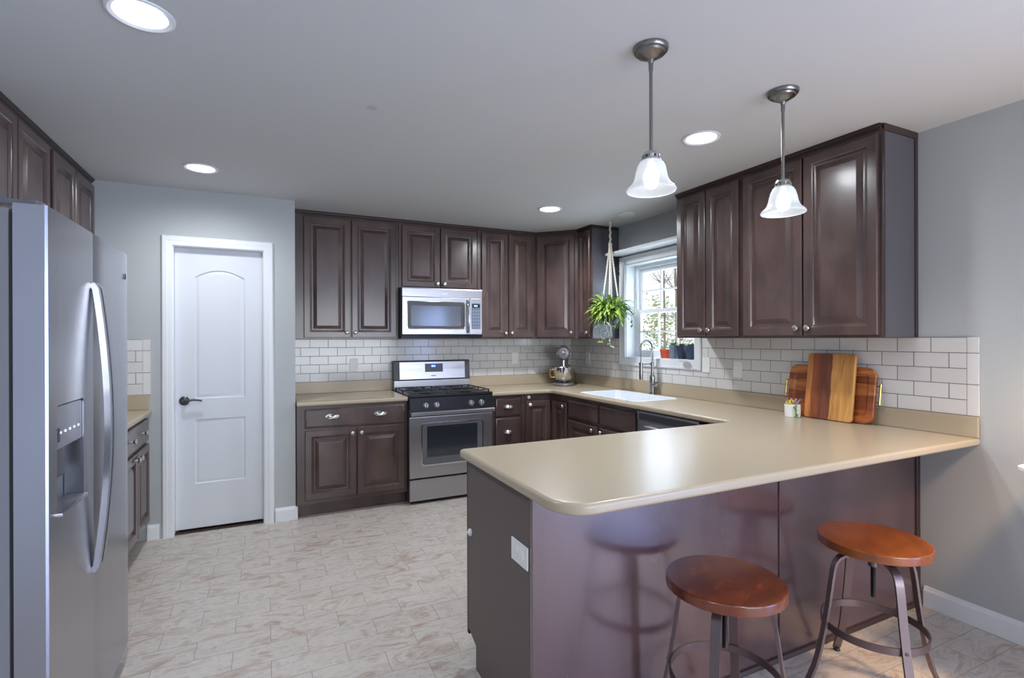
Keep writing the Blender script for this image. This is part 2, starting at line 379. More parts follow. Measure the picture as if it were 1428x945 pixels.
# pantry box: wall with the door, and its hidden return beside the cabinets
DX0, DX1, DZ = -3.692, -3.110, 2.068
YP = -.59
m = MB(); m.box(XL, DX0, YP, YP+.11, 0, ZC); m.box(DX1, -2.89, YP, YP+.11, 0, ZC); m.box(DX0, DX1, YP, YP+.11, DZ, ZC); m.box(-2.99, -2.89, YP+.11, 0, 0, ZC)
struct('wall_pantry', m, M_WALL)
def base_prof(mb, p0, p1, n, h=.105, t=.014):
    """baseboard with an ogee cap from p0 to p1; n = outward normal"""
    p0, p1, n = Vector(p0), Vector(p1), Vector(n)
    prof = [(0, 0), (t, 0), (t, h*.76), (t*.75, h*.84), (t*.5, h*.9), (t*.42, h), (0, h)]
    mb.loft([[p+n*d+Vector((0, 0, z)) for d, z in prof] for p in (p0, p1)]); return mb
struct('baseboard_right', base_prof(MB(), (-.001, -3.435, .001), (-.001, -5.38, .001), (-1, 0, 0)), M_TRIM)
m = base_prof(MB(), (-3.845, YP-.001, .001), (-3.772, YP-.001, .001), (0, -1, 0)); struct('baseboard_left', m, M_TRIM)
m = base_prof(MB(), (-3.035, YP-.001, .001), (-2.889, YP-.001, .001), (0, -1, 0)); m.box(-2.889, -2.876, YP-.015, YP+.02, .001, .1); struct('baseboard_back', m, M_TRIM)

# ---- pantry door
dr = thing('door_1', 'white two-panel interior door with an arched upper panel, closed, in the grey wall beside the fridge', 'door', (DX0, YP, 0), kind='structure')
WD, LZ0, LZ1, LY = DX1-DX0, .022, DZ-.005, .055
m = MB()
ox0, ox1 = .006, WD-.006
o4 = [(ox0, LY, LZ0), (ox1, LY, LZ0), (ox1, LY, LZ1), (ox0, LY, LZ1)]
back = [(x, LY+.035, z) for x, _, z in o4]
rows = m.loft([back, o4], True, False)
holes = []
ip = [(0, LY), (.006, LY+.008), (.014, LY+.009), (.034, LY+.002)]
for (a, b, c, d, ar) in ((.128, WD-.128, .965, 1.855, .055), (.128, WD-.128, .345, .815, 0)):
    lp = m.loft(m.panel(a, b, c, d, ip, ar), False, True); holes.append(lp[0])
m.fill([rows[1]]+holes)
m.build('door_leaf', M_DOOR, dr)
m = MB()
cw, ct = .070, .018
cp = [(0, 0), (0, -.010), (.008, -.014), (.030, -.015), (.034, -.018), (.058, -.018), (.066, -.012), (.070, 0)]
def casing(mb, x0, x1, ztop, prof, z0=.0):
    """three-sided casing: prof = [(distance outwards from opening, y)]"""
    loops = []
    for d, y in prof: loops.append([(x0-d, y-.001, z0), (x0-d, y-.001, ztop+d), (x1+d, y-.001, ztop+d), (x1+d, y-.001, z0)])
    rows = [[mb.v(p) for p in lp] for lp in loops]
    for a, b in zip(rows, rows[1:]):
        for i in range(3): mb.bm.faces.new((a[i], a[i+1], b[i+1], b[i]))
    a, b = rows[0], rows[-1]
    for i in range(3): mb.bm.faces.new((b[i], b[i+1], a[i+1], a[i]))
    for i in (0, 3): mb.bm.faces.new([r_[i] for r_ in rows])
casing(m, .0, WD, DZ, cp); m.build('door_casing', M_TRIM, dr)
m = MB(); m.box(-.0, .005, .0, .11, 0, DZ); m.box(WD-.005, WD, .0, .11, 0, DZ); m.box(.005, WD-.005, 0, .11, DZ-.004, DZ)
m.box(.005, .017, LY+.036, LY+.05, 0, DZ); m.box(WD-.017, WD-.005, LY+.036, LY+.05, 0, DZ)
m.build('door_jamb', M_TRIM, dr)
m = MB(); m.box(.0, WD, .02, .10, .001, .008); m.build('threshold', M_WOODD, dr)
m = MB(); hx, hz = .062, .955
m.lathe([(.033, 0), (.033, .006), (.026, .012), (.014, .016), (.012, .045)], (hx, LY, hz), 24, Matrix.Rotation(R(90), 4, 'X'))
m.tube([(hx, LY-.045, hz), (hx+.03, LY-.048, hz+.004), (hx+.06, LY-.046, hz+.008), (hx+.09, LY-.043, hz+.004), (hx+.115, LY-.043, hz-.002)], [.010, .009, .008, .0075, .006], 10)
m.build('door_handle', mat('pewter', srgb(92, 90, 92), .35, .9), dr)

# ---- window over the sink
wn = thing('window_1', 'white double-hung window with grid bars above the sink', 'window', (0, 0, 0), kind='structure')
m = MB()
y0, y1, z0, z1 = WY0, WY1, WZ0, WZ1
for i, (prof) in enumerate([0]):
    pr_ = [(-.003, -.001), (-.003, -.012), (.010, -.018), (.046, -.018), (.058, -.024), (.070, -.022), (.070, -.001)]
    loops = [[(x, y0-d, z0-d), (x, y1+d, z0-d), (x, y1+d, z1+d), (x, y0-d, z1+d)] for d, x in pr_]
    m.loft(loops+[loops[0]], False, False)
m.build('window_casing', M_TRIM, wn)
m = MB(); t = .012
m.box(-.0, .2, y0, y0+t, z0, z1); m.box(-.0, .2, y1-t, y1, z0, z1); m.box(-.0, .2, y0+t, y1-t, z1-t, z1); m.box(-.0, .2, y0+t, y1-t, z0, z0+.006)
m.build('window_jamb', M_TRIM, wn)
iy0, iy1, iz0, iz1 = y0+t, y1-t, z0+.006, z1-t
m = MB(); X = .105
fwid = .03
m.box(X, X+.07, iy0, iy0+fwid, iz0, iz1); m.box(X, X+.07, iy1-fwid, iy1, iz0, iz1); m.box(X, X+.07, iy0+fwid, iy1-fwid, iz1-fwid, iz1); m.box(X, X+.07, iy0+fwid, iy1-fwid, iz0, iz0+.02)
m.build('window_frame', M_TRIM, wn)
def sash(name, x, a, b, c, d, st, rb, rtp):
    m = MB(); th = .028
    m.box(x, x+th, a, a+st, c, d, .003); m.box(x, x+th, b-st, b, c, d, .003); m.box(x, x+th, a+st, b-st, c, c+rb, .003); m.box(x, x+th, a+st, b-st, d-rtp, d, .003)
    o = m.build(name, M_TRIM, wn)
    ga, gb, gc, gd = a+st, b-st, c+rb, d-rtp
    m = MB()
    for k in (1, 2): yy = ga+(gb-ga)*k/3; m.box(x+.006, x+.022, yy-.008, yy+.008, gc, gd)
    zz = (gc+gd)/2; m.box(x+.005, x+.021, ga, gb, zz-.008, zz+.008)
    m.build('muntin_grid', M_TRIM, o)
    MB().box(x+.012, x+.015, ga, gb, gc, gd).build('pane', M_GLASS, o)
sash('upper_sash', .140, iy0+fwid, iy1-fwid, 1.632, iz1-fwid, .045, .036, .04)
sash('lower_sash', .108, iy0+fwid, iy1-fwid, iz0+.02, 1.668, .045, .045, .036)
# patio door beside the camera, and an added rear window for fill behind it
def glazed(name, horizontal, a, b, c, d, at, n, label):
    o = thing(name, label, 'window' if 'window' in name else 'door', (0, 0, 0), kind='structure'); m = MB()
    for k in range(n):
        p, q = a+(b-a)*k/n, a+(b-a)*(k+1)/n
        for (u0, u1, v0, v1) in ((p, p+.05, c, d), (q-.05, q, c, d), (p+.05, q-.05, c, c+.06), (p+.05, q-.05, d-.06, d)):
            if horizontal: m.box(u0, u1, at, at+.04, v0, v1)
            else: m.box(at, at+.04, u0, u1, v0, v1)
    m.build('frame', M_TRIM, o)
glazed('door_2', False, -7.4, -5.4, 0, 2.08, .02, 2, 'white sliding patio door beside the dining area')
glazed('window_2', True, -2.8, -.2, .5, 2.2, YB-.06, 3, 'added wide white window behind the camera, unseen, for fill light')

# ------------------------------------------------------------------ tiles
m = MB(); m.box(-2.884, -.009, -.008, -.0005, .917, 1.399); tag(m.build('backsplash_tile_back_wall', M_TILEX), kind='structure')
m = MB()
for a, b, c, d in ((-.897, -.009, 1.0165, 1.399), (-1.927, -.897, 1.0165, 1.146), (-3.6182, -1.927, 1.0165, 1.399)):
    m.box(-.008, -.0005, a, b, c, d)
n0 = len(m.bm.faces)
m.box(-.0080, -.0005, -3.666, -3.6205, 1.0165, 1.399)
m.bm.faces.ensure_lookup_table()
for f in m.bm.faces[n0:]: f.material_index = 1
n0 = len(m.bm.faces); m.box(-.0076, -.0005, -3.6205, -3.6182, 1.0165, 1.399); m.bm.faces.ensure_lookup_table()
for f in m.bm.faces[n0:]: f.material_index = 2
tag(m.build('backsplash_tile_right_wall', [M_TILEY, M_TILEV, M_GROUT]), kind='structure')
m = MB(); m.box(-4.45, -3.868, YP-.008, YP-.0005, 1.0165, 1.399); n0 = len(m.bm.faces); m.box(-3.8665, -3.823, YP-.0085, YP-.0005, 1.0165, 1.399)
m.bm.faces.ensure_lookup_table()
for f in m.bm.faces[n0:]: f.material_index = 1
tag(m.build('backsplash_tile_left_wall', [M_TILEX, M_TILEVX]), kind='structure')

# ------------------------------------------------------------------ cabinets
DOORP = [(0, 0), (0, -.018), (.004, -.022), (.046, -.022), (.050, -.0185), (.055, -.0175), (.060, -.009), (.068, -.007), (.074, -.0075), (.077, -.0095), (.100, -.0195), (.103, -.0205)]
DRAWP = [(0, 0), (0, -.014), (.004, -.017), (.011, -.0185), (.014, -.020)]
def knob(parent, x, y, z, T=None, m_=None):
    mb = MB(T)
    mb.lathe([(.007, 0), (.0065, .010), (.009, .013), (.0155, .017), (.0175, .022), (.015, .027), (.008, .0295), (.001, .030)], (x, y, z), 20, Matrix.Rotation(R(90), 4, 'X'))
    return mb.build('knob', m_ or M_NICK, parent)
def cup_pull(parent, x, y, z):
    mb = MB(); n = 16; loops = []
    # hooded shell: half ellipse outline bulging forward, with a flange above
    for j in range(7):
        a = PI/2*j/6
        loops.append([(x+.042*math.cos(PI*i/n)*(1 if j < 6 else .02)*math.cos(a), y-.001-.022*math.sin(a), z-.008+(.026*math.sin(PI*i/n))*math.cos(a)) for i in range(n+1)])
    rows = mb.loft(loops, False, False, closed=False)
    lp = [(x+.052*math.cos(2*PI*i/24), y-.004, z+.002+.017*math.sin(2*PI*i/24)*(1+.25*math.cos(6*PI*i/24))) for i in range(24)]
    mb.loft([[(p[0], y, p[2]) for p in lp], lp])
    mb.tube([(x-.038, y-.010, z-.009), (x-.02, y-.021, z-.010), (x, y-.024, z-.010), (x+.02, y-.021, z-.010), (x+.038, y-.010, z-.009)], .0035, 8)
    return mb.build('cup_pull', M_NICK, parent)
def door(parent, x0, x1, z0, z1, y, T=None, kn=None):
    mb = MB(T); mb.loft(mb.panel(x0, x1, z0, z1, [(i, y+d) for i, d in DOORP]))
    o = mb.build('door', M_WOOD, parent, 25)
    if kn: knob(o, kn[0], y-.020, kn[1], T)
    return o
def drawer(parent, x0, x1, z0, z1, y, T=None, pulls=(), knobs=()):
    mb = MB(T); mb.loft(mb.panel(x0, x1, z0, z1, [(i, y+d) for i, d in DRAWP]))
    o = mb.build('drawer', M_WOOD, parent, 25)
    for p in pulls: cup_pull(o, p[0], y-.020, p[1])
    for p in knobs: knob(o, p[0], y-.020, p[1], T)
    return o
ZU = 1.400
def crown(parent, segs, zt, T=None):
    """small cove moulding to the ceiling: segs = list of (x0,x1,y_front) boxes with two steps"""
    mb = MB(T)
    for x0, x1, y in segs:
        mb.loft([[(x, 0-.001, zt-.030), (x, y-.002, zt-.030), (x, y-.006, zt-.022), (x, y-.012, zt-.019), (x, y-.016, zt-.009), (x, y-.022, zt-.006), (x, y-.022, zt-.0005), (x, -.001, zt-.0005)] for x in (x0, x1)])
    return mb.build('crown_molding', M_WOODD, parent)
D = .305
def upper(label, loc, rz, w, z0, doors, group=None, side=None):
    c = thing('wall_cabinet', label, 'cabinet', (loc[0], loc[1], z0), rz, group)
    h = ZC-.030-z0
    MB().box(.0005, w-.0005, -D, -.0015, 0, h, .0015, 1).build('body', M_WOOD, c)
    for d in doors:
        kx = d[1]-.03 if d[2] == 'r' else d[0]+.03
        door(c, d[0], d[1], .012, h-.018, -D-.001, None, (kx, d[3] if len(d) > 3 else .055))
    crown(c, [(.0005, w-.0005, -D)], ZC-z0)
    return c
G_UP = 'dark brown wall cabinets'
upper('dark brown two-door wall cabinet left of the microwave', (-2.884, 0), 0, .869, ZU, [(.074, .448, 'r'), (.459, .842, 'l')], G_UP)
upper('short dark brown two-door cabinet above the microwave', (-2.014, 0), 0, .762, 1.862, [(.026, .381, 'r', .045), (.389, .752, 'l', .045)], G_UP)
upper('narrow two-door dark wall cabinet right of the microwave', (-1.251, 0), 0, .64, ZU, [(.037, .317, 'r'), (.325, .611, 'l')], G_UP)
# diagonal corner unit
c = thing('wall_cabinet', 'single-door diagonal wall cabinet in the back right corner', 'cabinet', (0, 0, ZU), 0, G_UP)
h = ZC-.030-ZU
MB().prism([(-.002, -.002), (-.610, -.002), (-.610, -D), (-D, -.610), (-.002, -.610)], 0, h).build('body', M_WOOD, c)
L45 = math.hypot(.610-D, .610-D)
T45 = Matrix.Translation((-.610, -D, 0)) @ Matrix.Rotation(R(-45), 4, 'Z')
door(c, .018, L45-.03, .012, h-.018, -.001, T45, (L45-.062, .055))
crown(c, [(.006, L45-.006, 0)], ZC-ZU, T45)
M_CHARL = mat('charcoal_laminate', srgb(80, 79, 86), .36, var=.03, coat=.2)
c = upper('slim single-door wall cabinet beside the window, its end behind the hanging plant', (0, -.612), -PI/2, .256, ZU, [(.03, .226, 'r')], G_UP)
MB().box(.2561, .2585, -D, -.0015, 0, ZC-.031-ZU).build('end_panel', M_CHARL, c)
c = upper('two-door dark wall cabinet nearest the window on the right wall', (0, -1.972), -PI/2, .590, ZU, [(.02, .292, 'r'), (.301, .572, 'l')], G_UP)
c = upper('wide two-door dark wall cabinet at the near end of the right wall', (0, -2.563), -PI/2, .840, ZU, [(.018, .421, 'r'), (.431, .826, 'l')], G_UP)
m = MB(); m.box(.8398, .8425, -D-.0, -.0015, 0, h)
m.build('end_panel', M_CHARL, c)
m = MB(); m.box(.8426, .847, -.028, -.0015, 0, h); m.box(.8426, .848, -D, -.002, h-.006, h+.0295, .001); m.box(.8426, .846, -D, -D+.012, 0, h); m.build('end_trim', M_WOODD, c)
# left wall
c = upper('two-door dark wall cabinet on the left wall, touching the pantry wall', (XL, -1.372), PI/2, .776, ZU, [(.018, .381, 'r'), (.392, .758, 'l')], G_UP)
upper('two-door dark wall cabinet at the left edge, above the fridge top', (XL, -2.165), PI/2, .790, ZU, [(.018, .364, 'r'), (.376, .765, 'l')], G_UP)

DB, ZT, TK = .606, .874, .105      # base cabinet depth, top of box, toe-kick height
def base(label, loc, rz, w, group=None, top=ZT, toe=True):
    c = thing('base_cabinet', label, 'cabinet', (loc[0], loc[1], 0), rz, group)
    m = MB(); m.box(.0005, w-.0005, -DB, -.0015, TK, top, .0015, 1); m.box(.0005, w-.0005, -DB+.07, -.0015, .001, TK)
    m.build('body', M_WOOD, c); return c
G_B = 'dark brown base cabinets'
c = base('dark brown base cabinet with one wide drawer over two doors, left of the range', (-2.884, 0), 0, .868, G_B)
drawer(c, .060, .840, .702, .852, -DB-.001, None, [(.262, .785), (.640, .785)])
door(c, .060, .446, .140, .682, -DB-.001, None, (.415, .645)); door(c, .455, .840, .140, .682, -DB-.001, None, (.487, .645))
c = base('narrow drawer-stack base cabinet right of the range', (-1.249, 0), 0, .318, G_B)
for z0_, z1_, p in ((.688, .848, .772), (.425, .668, .540), (.140, .405, .27)): drawer(c, .046, .298, z0_, z1_, -DB-.001, None, [(.172, p)])
# L-shaped corner unit with a folding door
c = thing('base_cabinet', 'corner base cabinet with a folding two-leaf door in the inner corner', 'cabinet', (0, 0, 0), 0, G_B)
LP = lambda d: [(-.93, -.002), (-.93, -d), (-d, -d), (-d, -.93), (-.002, -.93), (-.002, -.002)]
m = MB(); m.prism(LP(DB), TK, ZT); m.prism(LP(DB-.07), .001, TK); m.build('body', M_WOOD, c)
door(c, -.893, -.633, .140, .808, -DB-.001)
TR = Matrix.Rotation(-PI/2, 4, 'Z')
door(c, .648, .908, .140, .808, -DB-.001, TR, (.865, .775))
c = base('sink base cabinet with two plain false fronts over two doors', (0, -.931), -PI/2, .956, G_B, top=.66)
MB().box(.0005, .9555, -DB, -DB+.02, .661, ZT).build('front_rail', M_WOOD, c)
drawer(c, .010, .459, .690, .842, -DB-.001); drawer(c, .492, .940, .690, .842, -DB-.001)
door(c, .010, .459, .140, .662, -DB-.001, None, (.40, .628)); door(c, .492, .940, .140, .662, -DB-.001, None, (.525, .628))
c = base('dark base cabinet on the left wall between pantry wall and fridge', (XL, -1.372), PI/2, .776, G_B)
drawer(c, .02, .756, .702, .852, -DB-.001, None, (), [(.23, .782), (.56, .782)])
door(c, .02, .384, .140, .682, -DB-.001, None, (.352, .645)); door(c, .392, .756, .140, .682, -DB-.001, None, (.424, .645))

c = base('dark base cabinet on the left wall directly behind the fridge, mostly hidden', (XL, -2.137), PI/2, .763, G_B)
drawer(c, .02, .743, .702, .852, -DB-.001, None, (), [(.22, .782), (.54, .782)])
door(c, .02, .378, .140, .682, -DB-.001, None, (.346, .645)); door(c, .386, .743, .140, .682, -DB-.001, None, (.418, .645))

# dishwasher
c = thing('dishwasher', 'stainless steel dishwasher built in under the counter beside the sink cabinet', 'dishwasher', (0, -1.890, 0), -PI/2)
m = MB(); m.box(.003, .607, -.56, -.01, .10, .868); m.box(.02, .59, -.50, -.02, .002, .10); m.build('body', M_DGREY, c)
MB().box(.004, .606, -.620, -.561, .105, .795, .006).build('door', M_STEEL, c)
MB().box(.004, .606, -.622, -.561, .797, .866, .005).build('control_panel', M_STEEL, c)
MB().box(.030, .596, -.626, -.6225, .804, .850, .001).build('display_strip', M_DGREY, c)
m = MB(); m.tube([(.12, -.622, .76), (.13, -.655, .765), (.30, -.662, .766), (.48, -.655, .765), (.49, -.622, .76)], .009, 10); m.build('handle', M_STEEL, c)

# small white child locks by the corner cabinet and on the peninsula
def latch(label, loc, rz):
    c = thing('cabinet_latch', label, 'latch', loc, rz, 'white round cabinet child locks')
    m = MB(); m.lathe([(.016, 0), (.016, .006), (.012, .010), (.001, .011)], (0, 0, 0), 20, Matrix.Rotation(R(90), 4, 'X')); m.build('pad', M_WPL, c)
    m = MB(); m.lathe([(.007, 0), (.007, .004), (.001, .005)], (0, -.0105, 0), 12, Matrix.Rotation(R(90), 4, 'X')); m.build('button', M_WPL, c)
latch('round white child lock on the rail above the corner cabinet door', (-.855, -DB-.001, .845), 0)
latch('round white child lock on the corner door, just below another lock', (-.850, -DB-.0215, .776), 0)

# ------------------------------------------------------------------ peninsula
PX0, PYF, PYB = -2.30, -3.41, -2.79
c = thing('peninsula_cabinet', 'dark brown peninsula with purple-sheened back panels and taupe end', 'cabinet', (PX0, PYF, 0))
LW = -PX0
m = MB(); m.box(.020, LW-.002, .020, .600, TK, ZT); m.box(.020, LW-.002, .020, .530, .001, TK); m.build('body', M_WOOD, c)
m = MB(); pl_ = [(.0205, .001), (.512, .001), (.512, .100), (.600, .135), (.600, ZT-.001), (.0205, ZT-.001)]
m.loft([[(x, y, z) for y, z in pl_] for x in (0, .0195)]); m.build('end_panel', M_LAM, c)
MB().box(.0005, 1.208, 0, .020, .001, ZT-.001, .0008, 1).build('back_panel', M_PANEL, c)
MB().box(1.217, LW-.034, 0, .020, .001, ZT-.001, .0008, 1).build('back_panel', M_PANEL, c)
MB().box(1.2085, 1.2165, -.006, .020, .001, ZT-.001, .001, 1).build('seam_trim', M_PANEL, c)
MB().box(LW-.033, LW-.002, -.008, .020, .001, ZT-.001, .002, 1).build('wall_trim', M_WOODD, c)
m = MB(); m.loft([[(x, -.0005, .001), (x, -.016, .001), (x, -.014, .010), (x, -.009, .017), (x, -.0005, .020)] for x in (.001, LW-.035)]); m.build('base_molding', M_WOODD, c)
TF = Matrix.Translation((LW, .601, 0)) @ Matrix.Rotation(PI, 4, 'Z')
for k in range(2):
    a = .72+.79*k
    door(c, a, a+.785 if k else a+.78, .140, .850, -.001, TF, (a+.05, .80))
MB(TF).box(LW-.018, LW-.001, -.0195, -.001, .105, .872, .002).build('door_edge', M_WOODD, c)
m = MB(); m.box(.021, .60, .532, .546, .001, .098); m.build('toe_board', M_WOODD, c)
latch('round white child lock on the taupe end of the peninsula', (PX0-.001, -2.843, .563), -PI/2)

# ------------------------------------------------------------------ worktops
ZS = .9135
def lips(parent, boxes):
    for b in boxes: MB().box(*b, .004, 2).build('backsplash_lip', M_COUNT, parent)
k = tag(slab(MB(), fillet([(-2.884, -.002), (-2.884, -.645), (-2.016, -.645), (-2.016, -.002)], [0, .006, .006, 0]), .876, ZS, .012).build('worktop', M_COUNT),
        'short sand-coloured worktop on the base cabinet left of the range', 'countertop')
lips(k, [(-2.884, -2.016, -.022, -.0015, ZS+.0005, 1.0155)])
outer = fillet([(-1.251, -.010), (-1.251, -.645), (-.645, -.645), (-.645, -2.776), (-2.331, -2.776), (-2.331, -3.667), (-.002, -3.667), (-.002, -.010)],
               [0, .006, .05, .05, .02, .115, 0, 0])
sx0, sx1, sy0, sy1 = -.555, -.150, -1.800, -1.045
hole = fillet([(sx0, sy0), (sx1, sy0), (sx1, sy1), (sx0, sy1)], [.05]*4, 6)
k = tag(slab(MB(), outer, .876, ZS, .013, holes=[hole[::-1]]).build('worktop', M_COUNT), 'long sand-coloured worktop running past the sink and out over the peninsula', 'countertop')
lips(k, [(-1.251, -.0225, -.030, -.0095, ZS+.0005, 1.0155), (-.022, -.0015, -3.6665, -.0095, ZS+.0005, 1.0155)])
k = tag(slab(MB(), [(XL+.002, -2.14), (-3.817, -2.14), (-3.817, YP-.002), (XL+.002, YP-.002)], .876, ZS, .012).build('worktop', M_COUNT), 'sand-coloured worktop on the left wall between fridge and pantry wall', 'countertop')
lips(k, [(XL+.002, -3.83, YP-.022, YP-.0025, ZS+.0005, 1.0155)])

# sink
c = thing('kitchen_sink', 'white sink set into the sand-coloured worktop below the window', 'sink', (0, 0, ZS))
m = MB(); ro = fillet([(sx0-.022, sy0-.022), (sx1+.022, sy0-.022), (sx1+.022, sy1+.022), (sx0-.022, sy1+.022)], [.06]*4, 6)
h2 = inset(hole, .004); h3 = inset(hole, .03)
lz = lambda p, z: [(x, y, z) for x, y in p]
m.loft([lz(ro, .001), lz(ro, .004), lz(inset(ro, .004), .006), lz(inset(hole, -.004), .006), lz(h2, .002), lz(h2, -.02), lz(inset(hole, .012), -.16), lz(h3, -.19), lz(inset(hole, .06), -.20)], False, True)
m.build('basin', M_SINK, c)
m = MB(); m.lathe([(.045, 0), (.045, .003), (.02, .004), (.001, .002)], ((sx0+sx1)/2, (sy0+sy1)/2, -.199), 20); m.build('drain', M_NICK, c)
# faucet
c = thing('kitchen_faucet', 'tall nickel spring pull-down faucet behind the sink', 'faucet', (-.062, -1.415, ZS+.0005))
m = MB(); m.lathe([(.026, 0), (.026, .008), (.021, .012), (.0205, .10), (.023, .105), (.023, .15), (.019, .16), (.013, .175), (.012, .24), (.010, .25)], (0, 0, 0), 24); m.build('body', M_FAUC, c)
arc = [(0, 0, .25)]+[(-.062+.062*math.cos(PI*i/14), -.012*i/14*0-.0, .40+.068*math.sin(PI*i/14)) for i in range(15)]+[(-.124, 0, .36)]
pts = []
for p, q in zip(arc, arc[1:]):
    p, q = Vector(p), Vector(q); n_ = max(1, int((q-p).length/.004))
    for i in range(n_): pts.append(p.lerp(q, i/n_))
pts.append(Vector(arc[-1]))
m = MB(); m.tube(pts, [.0105 if i % 2 else .0085 for i in range(len(pts))], 10); m.build('spring_hose', M_FAUC, c)
m = MB(); m.tube([(-.124, 0, .362), (-.124, 0, .28)], .006, 10); m.lathe([(.009, .28), (.014, .275), (.015, .22), (.017, .19), (.017, .135), (.014, .128)][::-1], (-.124, 0, 0), 18); m.build('spray_head', M_FAUC, c)
m = MB(); m.tube([(0, 0, .262), (-.06, 0, .262), (-.108, 0, .262)], .0055, 10); m.lathe([(.018, .252), (.018, .272)], (-.124, 0, 0), 18); m.lathe([(.016, .25), (.016, .274)], (0, 0, 0), 18); m.build('support_arm', M_FAUC, c)
m = MB(); m.cyl((0, 0, .075), (.0, -.045, .078), .017, .015); m.cyl((0, -.045, .078), (.0, -.052, .078), .017); m.tube([(0, -.05, .078), (.02, -.062, .095), (.03, -.075, .125)], [.006, .005, .0045], 8); m.build('handle', M_NICK, c)

# ------------------------------------------------------------------ range
RX = -1.634
c = thing('gas_range', 'stainless steel freestanding gas range between the base cabinets', 'stove', (RX, 0, 0))
hw = .378
m = MB(); m.box(-hw, hw, -.640, -.025, .03, .900); m.box(-hw+.03, hw-.03, -.60, -.06, .001, .03); m.build('body', M_DGREY, c)
m = MB(); m.loft([[(x, -.03, .901), (x, -.668, .901), (x, -.676, .908), (x, -.672, .922), (x, -.64, .924), (x, -.62, .917), (x, -.03, .917)] for x in (-hw, hw)]); m.build('cooktop', M_BLACK, c)
m = MB(); m.loft([[(x, -.640, .900), (x, -.672, .900), (x, -.690, .800), (x, -.640, .798)] for x in (-hw, hw)]); m.build('control_panel', M_BLACK, c)
for kx in (-.243, -.148, .167, .264):
    m = MB(); q = Matrix.Rotation(R(90-10), 4, 'X')
    m.lathe([(.025, 0), (.025, .005), (.021, .008), (.0195, .026), (.016, .029), (.001, .030)], (kx, -.683, .833), 24, q); m.box(kx-.0045, kx+.0045, -.722, -.708, .815, .855, .002)
    m.build('knob', mat('knob_silver', srgb(150, 152, 156), .3, .6) if kx < -.2 else bpy.data.materials['knob_silver'], c)
mt = MB()
od = MB(); od.box(-hw, hw, -.668, -.641, .222, .738, .006); od = od.build('oven_door', M_STEEL, c)
m = MB(); rr = lambda a, b, c_, d, r_: [(x, z) for x, z in fillet([(a, c_), (b, c_), (b, d), (a, d)], [r_]*4, 6)]
fr = rr(-.279, .289, .320, .684, .03); fi = rr(-.270, .280, .329, .675, .022)
L3 = lambda p, y: [(x, y, z) for x, z in p]
m.loft([L3(fr, -.6685), L3(fr, -.672), L3(fi, -.673), L3(fi, -.6695)], False, False); m.build('window_trim', M_CHROME, od)
m = MB(); m.loft([L3(fi, -.6682), L3(fi, -.6692)]); m.build('window_border', M_GREY, od)
g = rr(-.228, .232, .392, .655, .012); m = MB(); m.loft([L3(g, -.6693), L3(g, -.6705)]); m.build('glass', M_BGLASS, od)
m = MB(); m.loft([[(x, -.720, .752), (x, -.728, .758), (x, -.728, .778), (x, -.718, .785), (x, -.706, .784), (x, -.706, .753)] for x in (-hw, hw)]); m.box(-hw+.01, -hw+.05, -.706, -.669, .757, .780); m.box(hw-.05, hw-.01, -.706, -.669, .757, .780); m.build('handle', M_STEEL, od)
m = MB(); m.box(-hw, hw, -.666, -.641, .742, .797); m.build('vent_trim', M_DGREY, c)
m = MB(); m.box(-hw, hw, -.668, -.641, .030, .210, .006); m.build('storage_drawer', M_STEEL, c)
m = MB(); m.box(-hw+.002, hw-.002, -.095, -.026, .918, 1.002, .004); m.build('riser', M_STEEL, c)
bg = MB(); bg.loft([[(x, -.026, 1.003), (x, -.098, 1.003), (x, -.105, 1.010), (x, -.088, 1.182), (x, -.080, 1.190), (x, -.026, 1.190)] for x in (-hw, hw)])
bg = bg.build('backguard', M_DGREY, c)
Ybg = lambda z: -.105+(z-1.01)*(.017/.172)
def onbg(mb, x0, x1, z0, z1, off, th):
    mb.loft([[(x0, Ybg(z0)-off, z0), (x1, Ybg(z0)-off, z0), (x1, Ybg(z1)-off, z1), (x0, Ybg(z1)-off, z1)], [(x0, Ybg(z0)-off-th, z0), (x1, Ybg(z0)-off-th, z0), (x1, Ybg(z1)-off-th, z1), (x0, Ybg(z1)-off-th, z1)]]); return mb
onbg(MB(), -.325, .325, 1.016, 1.176, .0003, .003).build('steel_face', M_STEEL, bg)
onbg(MB(), -.080, .098, 1.080, 1.160, .0035, .003).build('control_pad', M_GREY, bg)
onbg(MB(), -.025, .035, 1.118, 1.154, .0066, .002).build('display', M_LCDB, bg)
m = MB()
for x in (-.012, .0, .015): onbg(m, x-.0035, x+.0035, 1.129, 1.144, .0088, .001)
m.build('display_digits', M_DIG, bg)
onbg(MB(), -.022, .026, 1.040, 1.047, .0035, .001).build('nameplate', M_DGREY, bg)
